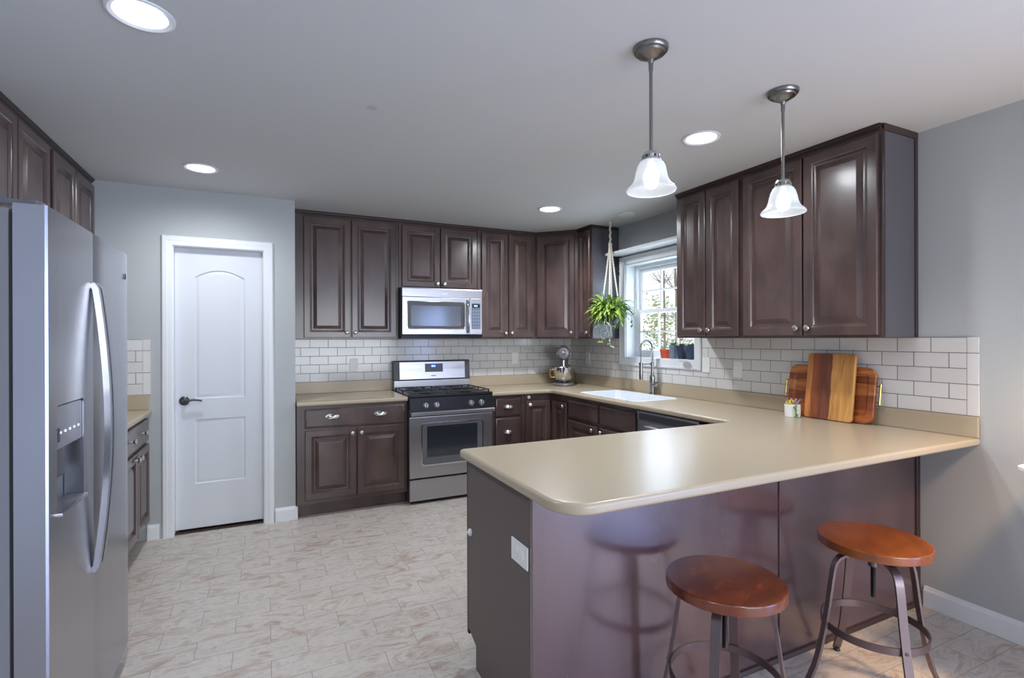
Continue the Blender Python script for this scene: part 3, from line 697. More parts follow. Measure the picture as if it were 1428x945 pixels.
for gx in (-.19, .19):
    m = MB(); a, b, y0_, y1_ = gx-.178, gx+.178, -.618, -.115; zt, bw_ = .945, .011
    for y in (y0_, (y0_+y1_)/2, y1_): m.box(a, b, y-bw_/2, y+bw_/2, zt-.010, zt, .002, 1)
    for x in (a+bw_/2, gx, b-bw_/2): m.box(x-bw_/2, x+bw_/2, y0_, y1_, zt-.010, zt, .002, 1)
    for y in (y0_+.125, y1_-.125):
        for t in (45, 135):
            cc, ss = math.cos(R(t)), math.sin(R(t))
            for sg in (-1, 1): m.bar([(gx+cc*.045*sg, y+ss*.045*sg, zt-.005), (gx+cc*.13*sg, y+ss*.11*sg, zt-.005)], .009, .009, (0, 0, 1))
    for x in (a+.006, b-.006):
        for y in (y0_, (y0_+y1_)/2, y1_): m.box(x-.006, x+.006, y-.006, y+.006, .9172, zt-.009)
    m.build('grate', M_IRON, c)
    for y in (y0_+.125, y1_-.125):
        m = MB(); m.lathe([(.050, .9175), (.050, .922), (.038, .924), (.038, .930), (.034, .934), (.001, .935)], (gx, y, 0), 24); m.build('burner', M_IRON, c)

# ------------------------------------------------------------------ microwave
c = thing('microwave', 'stainless steel microwave mounted over the range', 'microwave', (RX, 0, 1.405))
m = MB(); m.box(-hw, hw, -.385, -.012, .012, .455); m.box(-hw+.004, hw-.004, -.37, -.012, .0, .012); m.build('body', M_DGREY, c)
m = MB(); m.loft([[(x, -.386, .372), (x, -.430, .372), (x, -.430, .440), (x, -.424, .452), (x, -.386, .452)] for x in (-hw, hw)]); top = m.build('vent_trim', M_STEEL, c)
MB().box(-.02, .035, -.4315, -.4302, .402, .408).build('nameplate', M_WPL, top)
dm = MB(); dm.box(-hw, .255, -.430, -.386, .034, .369, .005); dm = dm.build('door', M_STEEL, c)
g0 = rr(-.336, .200, .085, .327, .02); m = MB(); m.loft([L3(inset(g0, -.006), -.4302), L3(inset(g0, -.004), -.433), L3(g0, -.4335), L3(inset(g0, .003), -.4305)], False, False); m.build('window_trim', M_CHROME, dm)
m = MB(); m.loft([L3(inset(g0, .003), -.4301), L3(inset(g0, .003), -.4308)]); m.build('window_border', M_DGREY, dm)
g1 = rr(-.302, .166, .110, .292, .01); m = MB(); m.loft([L3(g1, -.4309), L3(g1, -.4318)]); m.build('glass', M_MESHG, dm)
m = MB(); m.tube([(.232, -.430, .345), (.232, -.455, .335), (.232, -.468, .28), (.232, -.472, .20), (.232, -.468, .12), (.232, -.455, .065), (.232, -.430, .055)], [.012, .012, .0125, .0125, .0125, .012, .012], 12); m.build('handle', M_CHROME, dm)
cp_ = MB(); cp_.box(.258, hw, -.430, -.386, .034, .369, .004); cp_ = cp_.build('control_panel', M_STEEL, c)
MB().box(.272, .360, -.4315, -.4302, .085, .325, .0005, 1).build('keypad', mat('keypad', srgb(92, 104, 122), .35), cp_)
MB().box(.280, .354, -.4325, -.4316, .285, .316).build('display', M_BLACK, cp_)
m = MB()
for x in (.300, .312, .326): m.box(x-.003, x+.003, -.4332, -.4326, .294, .307)
m.build('display_digits', M_DIG, cp_)
m = MB()
for i in range(3):
    for j in range(6): m.box(.281+i*.026, .299+i*.026, -.4322, -.4316, .094+j*.030, .114+j*.030)
m.build('keys', mat('key_print', srgb(120, 132, 150), .4), cp_)
m = MB(); m.box(-hw-.0, hw, -.40, -.386, .002, .032); m.build('grille', M_BLACK, c)
m = MB(); m.box(-hw-.003, hw-.10, -.395, -.02, -.006, -.001); m.build('base_plate', M_GREY, c)

# ------------------------------------------------------------------ fridge
FX, FY0, FY1, FYS = -3.641, -3.09, -2.154, -2.668
c = thing('refrigerator', 'tall stainless steel side-by-side refrigerator at the left edge', 'refrigerator', (-4.43, FY0, 0), PI/2)
# local: x along the front (towards the back wall), -y out into the room
fwid_ = FY1-FY0; fy = -(FX+4.43); th = .073; sp_ = FYS-FY0
m = MB(); m.box(.004, fwid_-.004, fy+th+.010, -.002, .03, 1.755); m.box(.03, fwid_-.03, fy+th+.05, -.05, .001, .03); m.build('body', M_FSIDE, c)
MB().box(.010, fwid_-.010, fy+th, fy+th+.010, .08, 1.745).build('gasket', M_RUB, c)
MB().box(.010, fwid_-.010, fy+.04, fy+th+.009, .012, .072).build('kick_grille', M_DGREY, c)
def fdoor(x0, x1, hole=None):
    m = MB(); n = 8
    def prof_loop(z):
        lp = [(x0, fy+th, z)]; b = .012
        for k in range(n+1):
            f = k/n; lp.append((x0+b*(0 if f == 0 else 0)+(x1-x0)*f, fy-.0+.006*(2*f-1)**8, z))
        lp.append((x1, fy+th, z)); return lp
    if not hole:
        m.loft([prof_loop(.080), prof_loop(1.770)])
        return m.build('door', M_STEELV, c)
    a, b, z0_, z1_ = hole
    # flat front around the dispenser opening
    fo = [(x0, z0) for z0 in ()]
    o_ = [(x0+.004, .080), (x1-.004, .080), (x1-.004, 1.770), (x0+.004, 1.770)]
    bk = [(x0, fy+th, .080), (x1, fy+th, .080), (x1, fy+th, 1.770), (x0, fy+th, 1.770)]
    md = [(x0, fy+.006, .080), (x1, fy+.006, .080), (x1, fy+.006, 1.770), (x0, fy+.006, 1.770)]
    fr_ = [(x, fy, z) for x, z in o_]
    rows = m.loft([bk, md, fr_], True, False)
    hl = rr(a, b, z0_, z1_, .012)
    hr = m.loft([L3(hl, fy), L3(hl, fy+.062)], False, True)
    m.fill([rows[2], hr[0]])
    return m.build('door', M_STEELV, c, 22)
dl = fdoor(.0, sp_-.003, (.068, .308, .885, 1.208)); drr = fdoor(sp_+.003, fwid_)
m = MB(); m.box(.072, .304, fy+.004, fy+.060, 1.078, 1.204, .004); dp = m.build('dispenser_panel', mat('dispenser_silver', srgb(148, 148, 156), .3, .6), dl)
m = MB()
for i in range(5): m.box(.105+i*.04, .113+i*.04, fy+.002, fy+.0038, 1.122, 1.128)
m.build('indicator_lights', mat('indicator', (1, 1, 1, 1), .4, emit=srgb(200, 215, 255), estr=1.0), dp)
m = MB(); m.box(.085, .10, fy+.002, fy+.0038, 1.10, 1.14); m.build('button', M_DGREY, dp)
m = MB(); m.box(.073, .303, fy+.052, fy+.0615, .890, 1.077); m.build('dispenser_recess', mat('recess_grey', srgb(84, 84, 92), .45), dl)
m = MB(); m.box(.070, .306, fy-.012, fy+.055, .886, .897, .003); m.build('drip_tray', M_STEEL, dl)
m = MB(); m.box(.15, .225, fy+.025, fy+.045, .98, 1.075, .006); m.build('paddle', M_DGREY, dl)
def fhandle(x, parent, tilt):
    zs = [.620+.955*i/20 for i in range(21)]
    pts_ = []
    for z in zs:
        f = (z-.62)/.955; pts_.append((x, fy-.013-.033*math.sin(PI*f)**.9, z))
    m = MB(); m.bar([(x, fy-.002, .600)]+[(x, p[1], p[2]) for p in pts_]+[(x, fy-.002, 1.592)], .024, .018, (1, 0, 0)); 
    m.build('handle', M_STEELV, parent, 50)
fhandle(sp_-.022, dl, 0); fhandle(sp_+.022, drr, 0)
m = MB(); m.lathe([(.013, 0), (.013, .003), (.008, .0045), (.001, .005)], (fwid_-.075, fy-.001, 1.668), 18, Matrix.Rotation(R(90), 4, 'X')); m.build('badge', M_NICKD, drr)
for x in (.045, fwid_-.045):
    m = MB(); m.loft([[(px, py, z) for px, py in fillet([(x-.028, fy+.02), (x+.028, fy+.02), (x+.020, fy+.19), (x-.020, fy+.19)], [.012]*4, 4)] for z in (1.7715, 1.784)]); m.build('hinge_cover', M_GREY, c)

# ------------------------------------------------------------------ lights in the room
DLAB = ['large round downlight in the ceiling at the top left, nearest the camera', 'round downlight in the ceiling in front of the white door',
        'small round downlight in the ceiling nearest the back corner cabinets', 'round downlight in the ceiling between the two pendant lamps']
for (x, y), lab in zip(DL, DLAB):
    c = thing('recessed_downlight', lab, 'ceiling light', (x, y, ZC), 0, 'round ceiling downlights')
    m = MB(); m.lathe([(.077, .001), (.077, -.003), (.090, -.008), (.098, -.005), (.099, -.001)], (0, 0, 0), 40, None, False, False); m.build('trim_ring', M_TRIM, c)
    m = MB(); m.lathe([(.0765, 0), (.072, .03), (.062, .07)], (0, 0, 0), 40, None, False, False); m.build('baffle', M_BAFFLE, c)
    m = MB(); m.lathe([(.0615, .069), (.04, .066), (.001, .065)], (0, 0, 0), 32, None, False, True); m.build('lens', M_LENS, c)
    light('downlight_beam', 'SPOT', (x, y, ZC-.012), DOWN_W*(3.6 if y < -2 else 3.2 if x < -2 else 7.5), (.93, .96, 1.0), spot_size=R(178), spot_blend=1.0, shadow_soft_size=.08)
def pendant(x, y, label):
    c = thing('pendant_lamp', label, 'pendant lamp', (x, y, ZC), 0, 'pendant lamps over the peninsula')
    m = MB(); m.lathe([(.064, -.0005), (.064, -.010), (.060, -.016), (.052, -.018), (.050, -.026), (.036, -.030), (.026, -.040), (.012, -.046), (.009, -.06)], (0, 0, 0), 32); m.build('canopy', M_NICKD, c)
    m = MB(); m.cyl((0, 0, -.05), (0, 0, -.39), .0065, .0065, 14); m.cyl((0, 0, -.385), (0, 0, -.392), .010, .010, 14); m.cyl((0, 0, -.055), (0, 0, -.085), .0085, .0085, 14); m.build('rod', M_NICKD, c)
    m = MB(); m.lathe([(.010, -.384), (.026, -.390), (.031, -.398), (.031, -.401)], (0, 0, 0), 24)
    for i in range(8):
        a = 2*PI*i/8; m.box(.029*math.cos(a)-.004, .029*math.cos(a)+.004, .029*math.sin(a)-.004, .029*math.sin(a)+.004, -.414, -.400)
    m.lathe([(.022, -.401), (.022, -.413)], (0, 0, 0), 16); m.lathe([(.034, -.413), (.035, -.420), (.030, -.422)], (0, 0, 0), 24); m.build('socket_holder', M_NICK, c)
    prof = [(.031, -.416), (.042, -.425), (.050, -.440), (.0555, -.460), (.060, -.482), (.066, -.498), (.074, -.509), (.086, -.520), (.0905, -.528), (.090, -.532)]
    inn = [(r_-.0025, z-.001) for r_, z in prof][::-1]
    m = MB(); m.lathe(prof+inn, (0, 0, 0), 40, None, False, False); m.build('glass_shade', M_SHADE, c)
    m = MB(); m.lathe([(.012, -.424), (.014, -.44), (.026, -.462), (.031, -.482), (.028, -.503), (.017, -.519), (.001, -.525)], (0, 0, 0), 24); m.build('bulb', M_BULB, c)
    light('pendant_glow', 'SPOT', (x, y, ZC-.534), PEND_W*4, (.96, .97, 1.0), spot_size=R(165), spot_blend=.5, shadow_soft_size=.06)
pendant(-1.807, -3.428, 'bell-shaped frosted glass pendant lamp hanging nearer the camera, over the middle of the peninsula')
pendant(-1.056, -3.410, 'bell-shaped frosted glass pendant lamp hanging in front of the right wall cabinets')
c = tag(MB().lathe([(.080, -.0005), (.080, -.008), (.070, -.014), (.050, -.016), (.001, -.016)], (0, 0, 0), 32).build('ceiling_speaker', M_CEIL), 'flat round off-white disc on the ceiling beside the hanging plant', 'ceiling disc'); c.location = (-.278, -1.345, ZC)
c = tag(MB().lathe([(.024, -.0005), (.023, -.002), (.001, -.003)], (0, 0, 0), 24).build('ceiling_blank', mat('cap_grey', srgb(184, 186, 187), .8)), 'tiny grey round blank in the middle of the ceiling', 'ceiling blank'); c.location = (-2.648, -2.486, ZC)

# ------------------------------------------------------------------ outlets
def outlet(label, loc, rz, horiz=False, kind='duplex'):
    c = thing('wall_outlet', label, 'outlet', loc, rz, 'white electrical outlets and switches')
    w, h = (.125, .078) if horiz else (.074, .118)
    m = MB(); m.box(-w/2, w/2, -.006, 0, -h/2, h/2, .003); m.build('plate', M_WPL, c)
    for s in (-1, 1):
        m = MB(); cx, cz = (s*.021, 0) if horiz else (0, s*.021)
        m.lathe([(.0165, 0), (.0165, .002), (.001, .0025)], (cx, -.0058, cz), 20, Matrix.Rotation(R(90), 4, 'X'))
        m.box(cx-.007, cx-.005, -.0086, -.0079, cz-.003, cz+.006); m.box(cx+.005, cx+.007, -.0086, -.0079, cz-.003, cz+.006)
        m.build('socket', M_WPL, c)
outlet('white outlet on the back wall tiles left of the range', (-2.362, -.0085, 1.160), 0)
outlet('white outlet on the back wall tiles between range and stand mixer', (-.708, -.0085, 1.190), 0)
outlet('white outlet on the right wall tiles just past the corner behind the mixer', (-.0085, -.345, 1.19), -PI/2)
outlet('white outlet on the tiles just right of the window', (-.0085, -1.972, 1.19), -PI/2)
outlet('white outlet on the tiles between window and cutting boards', (-.0085, -2.268, 1.172), -PI/2)
outlet('white sideways outlet on the taupe end of the peninsula', (PX0-.0005, -3.322, .652), -PI/2, True)

# ------------------------------------------------------------------ window shelf and bracket
sh = tag(MB().box(-.185, -.0015, -1.962, -.900, 2.182, 2.204, .004).build('window_shelf', M_TRIM), 'white ledge shelf mounted above the window', 'shelf')
c = thing('shelf_bracket', 'black scrolled iron bracket under the left end of the window shelf', 'bracket', (-.001, -.888, 2.18))
c.location = (-.001, -.909, 2.1815)
m = MB(); m.box(-.006, -.0005, -.006, .006, -.20, -.0005); m.box(-.14, -.006, -.006, .006, -.0065, -.0005); m.build('arm', M_BLKMET, c)
sp = [(-.055+.042*(1-i/40)*math.cos(i*.36), 0, -.062+.042*(1-i/40)*math.sin(i*.36)) for i in range(38)]
m = MB(); m.tube(sp, .004, 6); m.tube([(-.008, 0, -.19), (-.03, 0, -.165), (-.05, 0, -.13), (-.03, 0, -.11), (-.012, 0, -.13), (-.02, 0, -.15), (-.05, 0, -.16)], .004, 6)
m.tube([(-.097, 0, -.06), (-.115, 0, -.03), (-.13, 0, -.008)], .004, 6); m.build('scroll', M_BLKMET, c)

# ------------------------------------------------------------------ hanging planter
def leaf(mb, base_, d, L_, w_, droop, roll=0, n=4):
    d = Vector(d).normalized(); side = d.cross(Vector((0, 0, 1)))
    side = side.normalized() if side.length > 1e-3 else Vector((1, 0, 0)); nrm = side.cross(d).normalized()
    side = side*math.cos(roll)+nrm*math.sin(roll)
    p = Vector(base_); rows = []
    for i in range(n+1):
        f = i/n; wv = w_*math.sin(PI*min(1, .08+f*.92))**.8*(1 if i < n else .05)
        rows.append((mb.v(p-side*wv/2), mb.v(p+Vector((0, 0, -.12*w_))), mb.v(p+side*wv/2)))
        dd = (d+Vector((0, 0, -droop*f*f*2))).normalized(); p = p+dd*(L_/n)
    for a, b in zip(rows, rows[1:]):
        mb.bm.faces.new((a[0], a[1], b[1], b[0])); mb.bm.faces.new((a[1], a[2], b[2], b[1]))
c = thing('hanging_planter', 'trailing lime green houseplant in a white macrame hanger by the window', 'hanging plant', (-.226, -1.037, ZC))
PZ = -.82     # pot rim below the ceiling
m = MB(); m.lathe([(.045, PZ-.13), (.066, PZ-.11), (.080, PZ-.05), (.085, PZ), (.078, PZ), (.074, PZ-.012), (.001, PZ-.012)], (0, 0, 0), 28); m.build('pot', M_DARKPOT, c)
m = MB(); m.lathe([(.006, -.002), (.012, -.006), (.012, -.012), (.004, -.02)], (0, 0, 0), 12); m.build('ceiling_hook', M_WPL, c)
m = MB(); pts_ = [(.004*math.sin(i*.9), .004*math.cos(i*.9), -.018-.21*i/24) for i in range(25)]
m.tube(pts_, .009, 8); m.lathe([(.010, -.235), (.017, -.225), (.019, -.205), (.012, -.195)], (0, 0, 0), 12); m.build('macrame_cord', M_CORD, c)
for k in range(4):
    a = PI/4+k*PI/2; m = MB(); n = 46; pts_ = []; rad = []
    for i in range(n+1):
        f = i/n; z = -.22+(PZ-.03+.22)*f; rr_ = .008+.082*f**1.15
        tw = .0
        pts_.append((rr_*math.cos(a)+tw*math.sin(a), rr_*math.sin(a)-tw*math.cos(a), z)); rad.append(.0085 if i % 2 else .0065)
    pts_ += [(.088*math.cos(a), .088*math.sin(a), PZ-.06), (.05*math.cos(a), .05*math.sin(a), PZ-.136), (.0, .0, PZ-.15)]; rad += [.005, .005, .005]
    m.tube(pts_, rad, 7); m.build('macrame_cord', M_CORD, c)
m = MB(); m.tube([(0, 0, PZ-.14), (0, 0, PZ-.17)], .012, 8)
for k in range(7): m.tube([(.004*math.cos(k), .004*math.sin(k), PZ-.165), (.016*math.cos(k), .016*math.sin(k), PZ-.24)], .002, 5)
m.build('tassel', M_CORD, c)
rnd = random.Random(3)
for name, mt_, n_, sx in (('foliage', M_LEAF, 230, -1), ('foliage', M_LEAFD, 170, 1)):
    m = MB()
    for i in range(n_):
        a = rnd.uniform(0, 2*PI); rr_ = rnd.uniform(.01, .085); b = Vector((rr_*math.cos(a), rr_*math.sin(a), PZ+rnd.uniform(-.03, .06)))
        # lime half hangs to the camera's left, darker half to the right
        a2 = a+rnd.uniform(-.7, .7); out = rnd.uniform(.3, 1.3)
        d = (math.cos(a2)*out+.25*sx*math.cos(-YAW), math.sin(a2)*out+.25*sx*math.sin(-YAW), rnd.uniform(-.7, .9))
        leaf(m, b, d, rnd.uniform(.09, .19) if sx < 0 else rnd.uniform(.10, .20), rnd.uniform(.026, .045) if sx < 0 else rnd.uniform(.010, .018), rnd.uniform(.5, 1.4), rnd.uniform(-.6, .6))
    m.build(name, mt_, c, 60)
def vine(pts_, sz, n_, mt_):
    m = MB(); m.tube(pts_, .0022, 5)
    P = [Vector(p) for p in pts_]
    for i in range(n_):
        f = (i+.6)/n_*(len(P)-1); k = min(int(f), len(P)-2); p = P[k].lerp(P[k+1], f-k)
        leaf(m, p, (rnd.uniform(-1, 1), rnd.uniform(-1, 1), rnd.uniform(-.5, .2)), sz*rnd.uniform(.8, 1.2), sz*.42, .8, rnd.uniform(-.5, .5))
    m.build('trailing_vine', mt_, c, 60)
cl, sl = -math.cos(YAW), math.sin(YAW)      # camera-left direction
vd = lambda l, f, z: (cl*l - .0*f - math.sin(YAW)*f, sl*l-math.cos(YAW)*f, PZ+z)
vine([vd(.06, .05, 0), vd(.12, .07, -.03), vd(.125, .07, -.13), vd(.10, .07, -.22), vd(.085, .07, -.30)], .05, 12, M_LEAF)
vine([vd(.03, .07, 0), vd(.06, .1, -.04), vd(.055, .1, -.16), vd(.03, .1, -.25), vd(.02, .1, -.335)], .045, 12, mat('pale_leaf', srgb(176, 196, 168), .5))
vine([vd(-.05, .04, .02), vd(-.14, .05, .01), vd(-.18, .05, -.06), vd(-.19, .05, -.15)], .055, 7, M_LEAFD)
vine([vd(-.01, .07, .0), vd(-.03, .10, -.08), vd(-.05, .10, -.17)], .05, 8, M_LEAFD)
vine([vd(.08, .03, .01), vd(.16, .02, .0), vd(.175, .02, -.08)], .05, 7, M_LEAF)

# ------------------------------------------------------------------ window sill pots
def sill_pot(label, y, r_, h_, mt_, leaves, square=False, lm=M_LEAFD):
    c = thing('potted_plant', label, 'plant pot', (.052, y, WZ0+.0065), 0, 'small plant pots on the window sill')
    m = MB()
    if square:
        sq = lambda s_, z: [(x, y_, z) for x, y_ in fillet([(-s_, -s_), (s_, -s_), (s_, s_), (-s_, s_)], [.008]*4, 4)]
        m.loft([sq(r_*.72, 0), sq(r_*.95, h_*.85), sq(r_, h_*.85), sq(r_, h_), sq(r_*.88, h_), sq(r_*.86, h_-.012)], True, True)
    else: m.lathe([(r_*.70, 0), (r_*.90, h_*.78), (r_, h_*.78), (r_, h_), (r_*.9, h_), (r_*.86, h_-.012), (.001, h_-.012)], (0, 0, 0), 24)
    m.build('pot', mt_, c)
    if leaves:
        m = MB()
        for i in range(leaves):
            a = i*2.4; leaf(m, (.01*math.cos(a), .01*math.sin(a), h_-.012), (math.cos(a), math.sin(a), rnd.uniform(.9, 2.4)), rnd.uniform(.03, .05), .018, .6, rnd.uniform(-.4, .4))
        m.build('leaves', lm, c, 60)
    else:
        m = MB(); m.tube([(0, 0, h_-.013), (.004, .002, h_+.03), (.0, .004, h_+.06)], .0025, 6); m.build('stem', M_LEAFD, c)
sill_pot('small red plant pot on the window sill', -1.448, .046, .078, M_TERRA, 0)
sill_pot('blue-grey plant pot with small green leaves, right of the red pot on the sill', -1.5545, .040, .118, M_BLUEG, 22)
sill_pot('charcoal square plant pot on the sill, right of the blue-grey pot', -1.655, .038, .114, M_CHAR, 16, True)
sill_pot('charcoal square plant pot at the right end of the sill', -1.756, .038, .114, mat('slate_pot', srgb(62, 74, 96), .4), 18, True)
c = tag(MB().lathe([(.012, -.018), (.036, -.010), (.048, .0), (.046, .003), (.030, -.004), (.001, -.007)], (0, 0, 0), 24).build('soap_dish', M_WPL), 'white rounded dish on the lower window casing under the charcoal pots', 'dish')
c.location = (-.024, -1.765, 1.226); c.scale = (.55, 1, 1)
c.location = (-.0525, -1.765, 1.222)

# ------------------------------------------------------------------ stand mixer
c = thing('stand_mixer', 'silver stand mixer with a steel bowl on the worktop in the back corner', 'stand mixer', (-.285, -.300, ZS+.0005), R(-30))
bp_ = fillet([(-.115, -.18), (.115, -.18), (.10, .15), (-.10, .15)], [.11, .11, .08, .08], 8)
slab(MB(), bp_, 0, .030, .012).build('base', M_MIXER, c)
m = MB(); el = lambda a, b, cy, z: [(a*math.cos(2*PI*i/24), cy+b*math.sin(2*PI*i/24), z) for i in range(24)]
m.loft([el(.070, .065, .075, .031), el(.058, .055, .078, .06), el(.050, .050, .080, .13), el(.050, .055, .078, .21), el(.060, .075, .070, .265), el(.05, .07, .07, .30)]); m.build('column', M_MIXER, c)
m = MB(); loops = []
for y, r_, zc in ((-.205, .030, .335), (-.20, .050, .335), (-.185, .064, .334), (-.15, .072, .334), (-.05, .076, .335), (.05, .074, .336), (.12, .064, .336), (.155, .045, .335), (.165, .02, .334)):
    loops.append([(r_*.95*math.cos(2*PI*i/24), y, zc+r_*math.sin(2*PI*i/24)) for i in range(24)])
m.loft(loops); m.build('head', M_MIXER, c)
m = MB(); m.lathe([(.022, 0), (.022, .012), (.018, .016), (.001, .017)], (0, -.204, .345), 20, Matrix.Rotation(R(90), 4, 'X')); m.lathe([(.006, 0), (.006, .006)], (0, -.221, .345), 12, Matrix.Rotation(R(90), 4, 'X')); m.build('hub', M_CHROME, c)
m = MB(); m.box(-.073, -.069, -.14, .06, .322, .334, .001); m.box(.069, .073, -.14, .06, .322, .334, .001); m.build('trim_band', M_CHROME, c)
m = MB(); m.lathe([(.040, .031), (.046, .04), (.075, .058), (.096, .095), (.103, .14), (.105, .185), (.108, .187), (.102, .187), (.099, .14), (.07, .06), (.001, .05)], (0, -.085, 0), 32); bw_ = m.build('bowl', M_CHROME, c)
m = MB(); m.tube([(-.098, -.085, .165), (-.135, -.085, .165), (-.142, -.085, .12), (-.130, -.085, .085), (-.092, -.085, .085)], .006, 8); m.build('handle', M_BRASS, bw_)
m = MB(); m.cyl((0, -.085, .20), (0, -.085, .27), .014); m.cyl((0, -.085, .15), (0, -.085, .20), .008); m.build('beater_shaft', M_CHROME, c)
m = MB(); m.tube([(.06, .10, .20), (.11, .09, .16), (.13, .06, .10), (.12, .05, .03), (.14, .03, .006), (.10, -.0, .006), (.125, .03, .006)], .004, 8); m.build('power_cord', M_RUB, c)
m = MB(); m.lathe([(.008, 0), (.010, .012), (.001, .016)], (.052, .06, .20), 12, Matrix.Rotation(R(90), 4, 'Y')); m.build('speed_lever', M_BLACK, c)

# ------------------------------------------------------------------ cutting boards and succulent
def lean(o, x, y, ang, rz=-PI/2):
    o.location = (x, y, ZS+.001); o.rotation_euler = Euler((-ang, 0, rz), 'XYZ')
TRW, TRH = .52, .315
c = thing('serving_tray', 'wide wooden tray with brass handles leaning on the tiled wall behind the cutting board', 'tray')
m = MB(); o1 = rr(-TRW/2, TRW/2, 0, TRH, .055); i1 = rr(-TRW/2+.035, TRW/2-.035, .035, TRH-.035, .030); i2 = inset(i1, .012)
rows = m.loft([L3(inset(o1, .003), 0), L3(o1, -.004), L3(o1, -.020), L3(inset(o1, .004), -.024), L3(i1, -.024), L3(i2, -.012)], True, True); m.build('board', M_TRAY, c)
for s in (-1, 1):
    m = MB(); hx = s*(TRW/2+.022); z0_, z1_ = TRH*.36, TRH*.72
    m.tube([(s*(TRW/2-.004), -.012, z0_+.012), (hx, -.014, z0_+.012)], .005, 8); m.tube([(s*(TRW/2-.004), -.012, z1_-.012), (hx, -.014, z1_-.012)], .005, 8); m.tube([(hx, -.014, z0_), (hx, -.014, z1_)], .0055, 10)
    m.build('handle', M_BRASS, c)
lean(c, -.070, -2.972, math.atan2(.044, TRH))
c = thing('cutting_board', 'tall striped wooden cutting board leaning against the wooden tray', 'cutting board')
m = MB(); o1 = rr(-.1425, .1425, 0, .392, .020); m.loft([L3(inset(o1, .004), 0), L3(o1, -.004), L3(o1, -.016), L3(inset(o1, .004), -.020)]); m.build('board', M_BOARD, c)
lean(c, -.108, -2.996, math.atan2(.052, .392))
c = thing('succulent_pot', 'small white pot of yellow and green succulents left of the cutting boards', 'plant pot', (-.168, -2.812, ZS+.0005)); c.scale = (1.22, 1.22, 1.22)
m = MB(); m.lathe([(.034, 0), (.036, .004), (.037, .060), (.034, .062), (.032, .052), (.001, .050)], (0, 0, 0), 28); m.build('pot', M_WPL, c)
m = MB()
for i in range(9):
    a = i*2.4; p = Vector((-.008+.012*math.cos(a), .008+.012*math.sin(a), .062+.004*(i % 3)))
    m.lathe([(.002, -.012), (.010, -.004), (.011, .004), (.006, .011), (.001, .014)], p, 10)
m.build('rosette', M_YEL, c)
m = MB()
for i in range(11): a = i*.57+2.5; leaf(m, (.008*math.cos(a), .008*math.sin(a), .052), (math.cos(a), math.sin(a), 1.1), .055, .010, .1, 0)
m.build('spike_leaves', M_PINK, c, 60)
m = MB()
for k in range(3):
    P = [Vector((-.012-.004*k, -.020-.006*k, .058)), Vector((-.026-.004*k, -.033-.004*k, .050)), Vector((-.030-.003*k, -.038-.004*k, .020)), Vector((-.030, -.039-.005*k, .004))]
    m.tube(P, .0015, 5)
    for i in range(12):
        f = i/11*2.99; j = int(f); q = P[j].lerp(P[j+1], f-j); m.lathe([(.001, -.004), (.0045, 0), (.001, .004)], q+Vector((rnd.uniform(-.004, .004), rnd.uniform(-.004, .004), 0)), 7)
m.build('trailing_stems', M_LEAFD, c)

# ------------------------------------------------------------------ bar stools
def stool(label, x, y, az, zs, m_seat):
    c = thing('bar_stool', label, 'stool', (x, y, 0), az, 'round wooden bar stools with metal legs')
    Rs = .192; th_ = .034
    m = MB(); m.lathe([(.001, zs-th_), (Rs-.004, zs-th_), (Rs-.001, zs-th_+.002), (Rs, zs-th_+.005), (Rs, zs-.006), (Rs-.0015, zs-.002), (Rs-.005, zs), (.001, zs)], (0, 0, 0), 56); m.build('seat', m_seat, c)
    m = MB(); m.lathe([(.075, zs-th_-.006), (.075, zs-th_-.001)], (0, 0, 0), 28); m.build('seat_plate', M_BRONZE, c)
    m = MB(); n = 110; z0_, z1_ = zs-.235, zs-th_-.006
    m.tube([(0, 0, z0_+(z1_-z0_)*i/n) for i in range(n+1)], [.0095 if i % 2 else .0078 for i in range(n+1)], 12); m.build('screw', M_BRONZES, c)
    m = MB(); m.lathe([(.040, .528), (.040, .541), (.018, .5415)], (0, 0, 0), 24); m.lathe([(.017, .49), (.017, .528)], (0, 0, 0), 16); m.build('hub', M_BRONZE, c)
    path = [(.030, .534), (.085, .534), (.112, .530), (.132, .519), (.146, .500), (.153, .475), (.160, .43), (.172, .34), (.187, .25), (.205, .16), (.226, .085), (.258, .012)]
    for k in range(4):
        a = k*PI/2; d = Vector((math.cos(a), math.sin(a), 0)); s_ = Vector((-math.sin(a), math.cos(a), 0))
        m = MB(); m.bar([d*r_+Vector((0, 0, z)) for r_, z in path], .030, .009, s_); lg = m.build('leg', M_BRONZE, c, 50)
        m = MB(); m.lathe([(.012, .0005), (.014, .004), (.010, .012)], d*.254, 14); m.build('foot_glide', M_RUB, lg)
        m = MB(); m.lathe([(.007, 0), (.006, .003), (.001, .004)], d*.1905+Vector((0, 0, .252)), 10, Matrix.Rotation(a, 4, 'Z') @ Matrix.Rotation(R(90), 4, 'Y')); m.build('bolt', M_BRONZES, lg)
    m = MB(); n = 64; rin, rout, z0_, z1_ = .176, .181, .238, .266
    m.loft([[(r_*math.cos(2*PI*i/n), r_*math.sin(2*PI*i/n), z) for i in range(n)] for r_, z in ((rin, z0_), (rout, z0_), (rout, z1_), (rin, z1_), (rin, z0_))], False, False); m.build('foot_ring', M_BRONZE, c)
    return c
stool('round reddish wooden stool nearer the camera, its seat low on four metal legs', -1.697, -3.663, R(32), .585, M_SEAT)
M_SEAT2 = stool_wood(); M_SEAT2.name = 'stool_seat_wood_light'
for n in M_SEAT2.node_tree.nodes:
    if n.type == 'VALTORGB':
        for e, cc in zip(n.color_ramp.elements, (srgb(108, 54, 18), srgb(128, 66, 22), srgb(150, 80, 27))): e.color = cc
stool('round orange-brown wooden stool by the right wall, raised on a threaded screw', -.918, -3.698, R(61), .602, M_SEAT2)

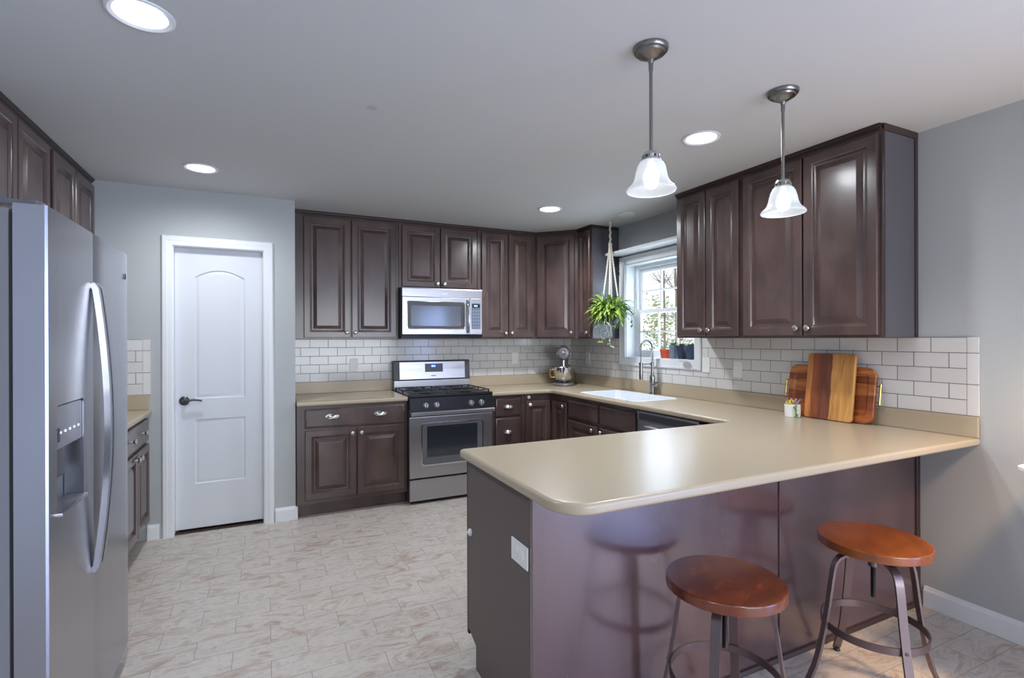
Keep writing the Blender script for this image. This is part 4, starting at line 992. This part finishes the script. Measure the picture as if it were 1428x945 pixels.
# ------------------------------------------------------------------ white table at the right edge
c = thing('console_table', 'white tabletop corner poking in at the right edge of the view', 'table', (-.25, -4.6, 0))
tp = fillet([(-.232, -.62), (.238, -.62), (.238, .632), (-.232, .632)], [.02, .02, .02, .03], 5)
slab(MB(), tp, .882, .900, .004).build('tabletop', M_WPL, c)
for x in (-.08, .20):
    for y in (-.56, .50): MB().box(x-.02, x+.02, y-.02, y+.02, .001, .881, .003).build('leg', M_WPL, c)

# ------------------------------------------------------------------ outdoors, seen through the window
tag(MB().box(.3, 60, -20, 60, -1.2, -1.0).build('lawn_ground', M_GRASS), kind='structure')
def tree(seed, x, y, hgt):
    rg = random.Random(seed)
    c = thing('bare_tree', 'bare thin tree standing on the lawn outside the window', 'tree', (x, y, -1.0), rg.uniform(0, 6), 'bare trees outside the window')
    m = MB(); tr = [(0, 0, 0)]; n = 9
    for i in range(1, n+1): tr.append((tr[-1][0]+rg.uniform(-.05, .05), tr[-1][1]+rg.uniform(-.05, .05), hgt*i/n))
    m.tube(tr, [.034*(1-.8*i/n)+.006 for i in range(n+1)], 8)
    m.build('trunk', M_BARK, c)
    m = MB()
    for i in range(40):
        k = rg.randint(2, n); b = Vector(tr[k]); a = rg.uniform(0, 6.28); P = [b]; d = Vector((math.cos(a), math.sin(a), rg.uniform(.3, 1.2))).normalized()
        for q in range(4):
            d = (d+Vector((rg.uniform(-.4, .4), rg.uniform(-.4, .4), rg.uniform(-.1, .3)))).normalized(); P.append(P[-1]+d*rg.uniform(.10, .24))
        m.tube(P, [.014, .010, .007, .005, .003], 5)
        for q in range(3):
            s0 = P[rg.randint(1, 3)]; dd = Vector((rg.uniform(-1, 1), rg.uniform(-1, 1), rg.uniform(-.3, .6))); m.tube([s0, s0+dd*.14, s0+dd*.26+Vector((0, 0, .03))], [.005, .004, .0025], 4)
    m.build('branches', M_BARK, c)
for i, (x, y, hh) in enumerate(((5.9, 4.6, 8), (7.6, 6.9, 9), (6.9, 8.8, 9), (9.6, 8.4, 9), (9.2, 10.6, 10), (8.2, 3.9, 8), (10.2, 5.8, 9))): tree(i+11, x, y, hh)
def bush(seed, x, y, s_):
    rg = random.Random(seed)
    m = MB()
    for i in range(1500):
        a = rg.uniform(0, 6.28); b = rg.uniform(-.2, 1.4); rr_ = s_*rg.uniform(.5, 1)
        p = (rr_*math.cos(a)*math.cos(b), rr_*math.sin(a)*math.cos(b), .25*s_+rr_*1.9*math.sin(b))
        leaf(m, p, (math.cos(a), math.sin(a), rg.uniform(-.2, .8)), .075*s_+.03, .045*s_+.015, .5, rg.uniform(-1, 1), 3)
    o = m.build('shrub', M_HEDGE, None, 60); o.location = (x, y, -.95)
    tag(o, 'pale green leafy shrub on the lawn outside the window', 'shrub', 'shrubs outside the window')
for i, (x, y, s_) in enumerate(((12.4, 13.4, 2.1), (13.4, 8.6, 2.0), (9.6, 17.0, 2.0), (17.2, 11.6, 2.2))): bush(i+50, x, y, s_)
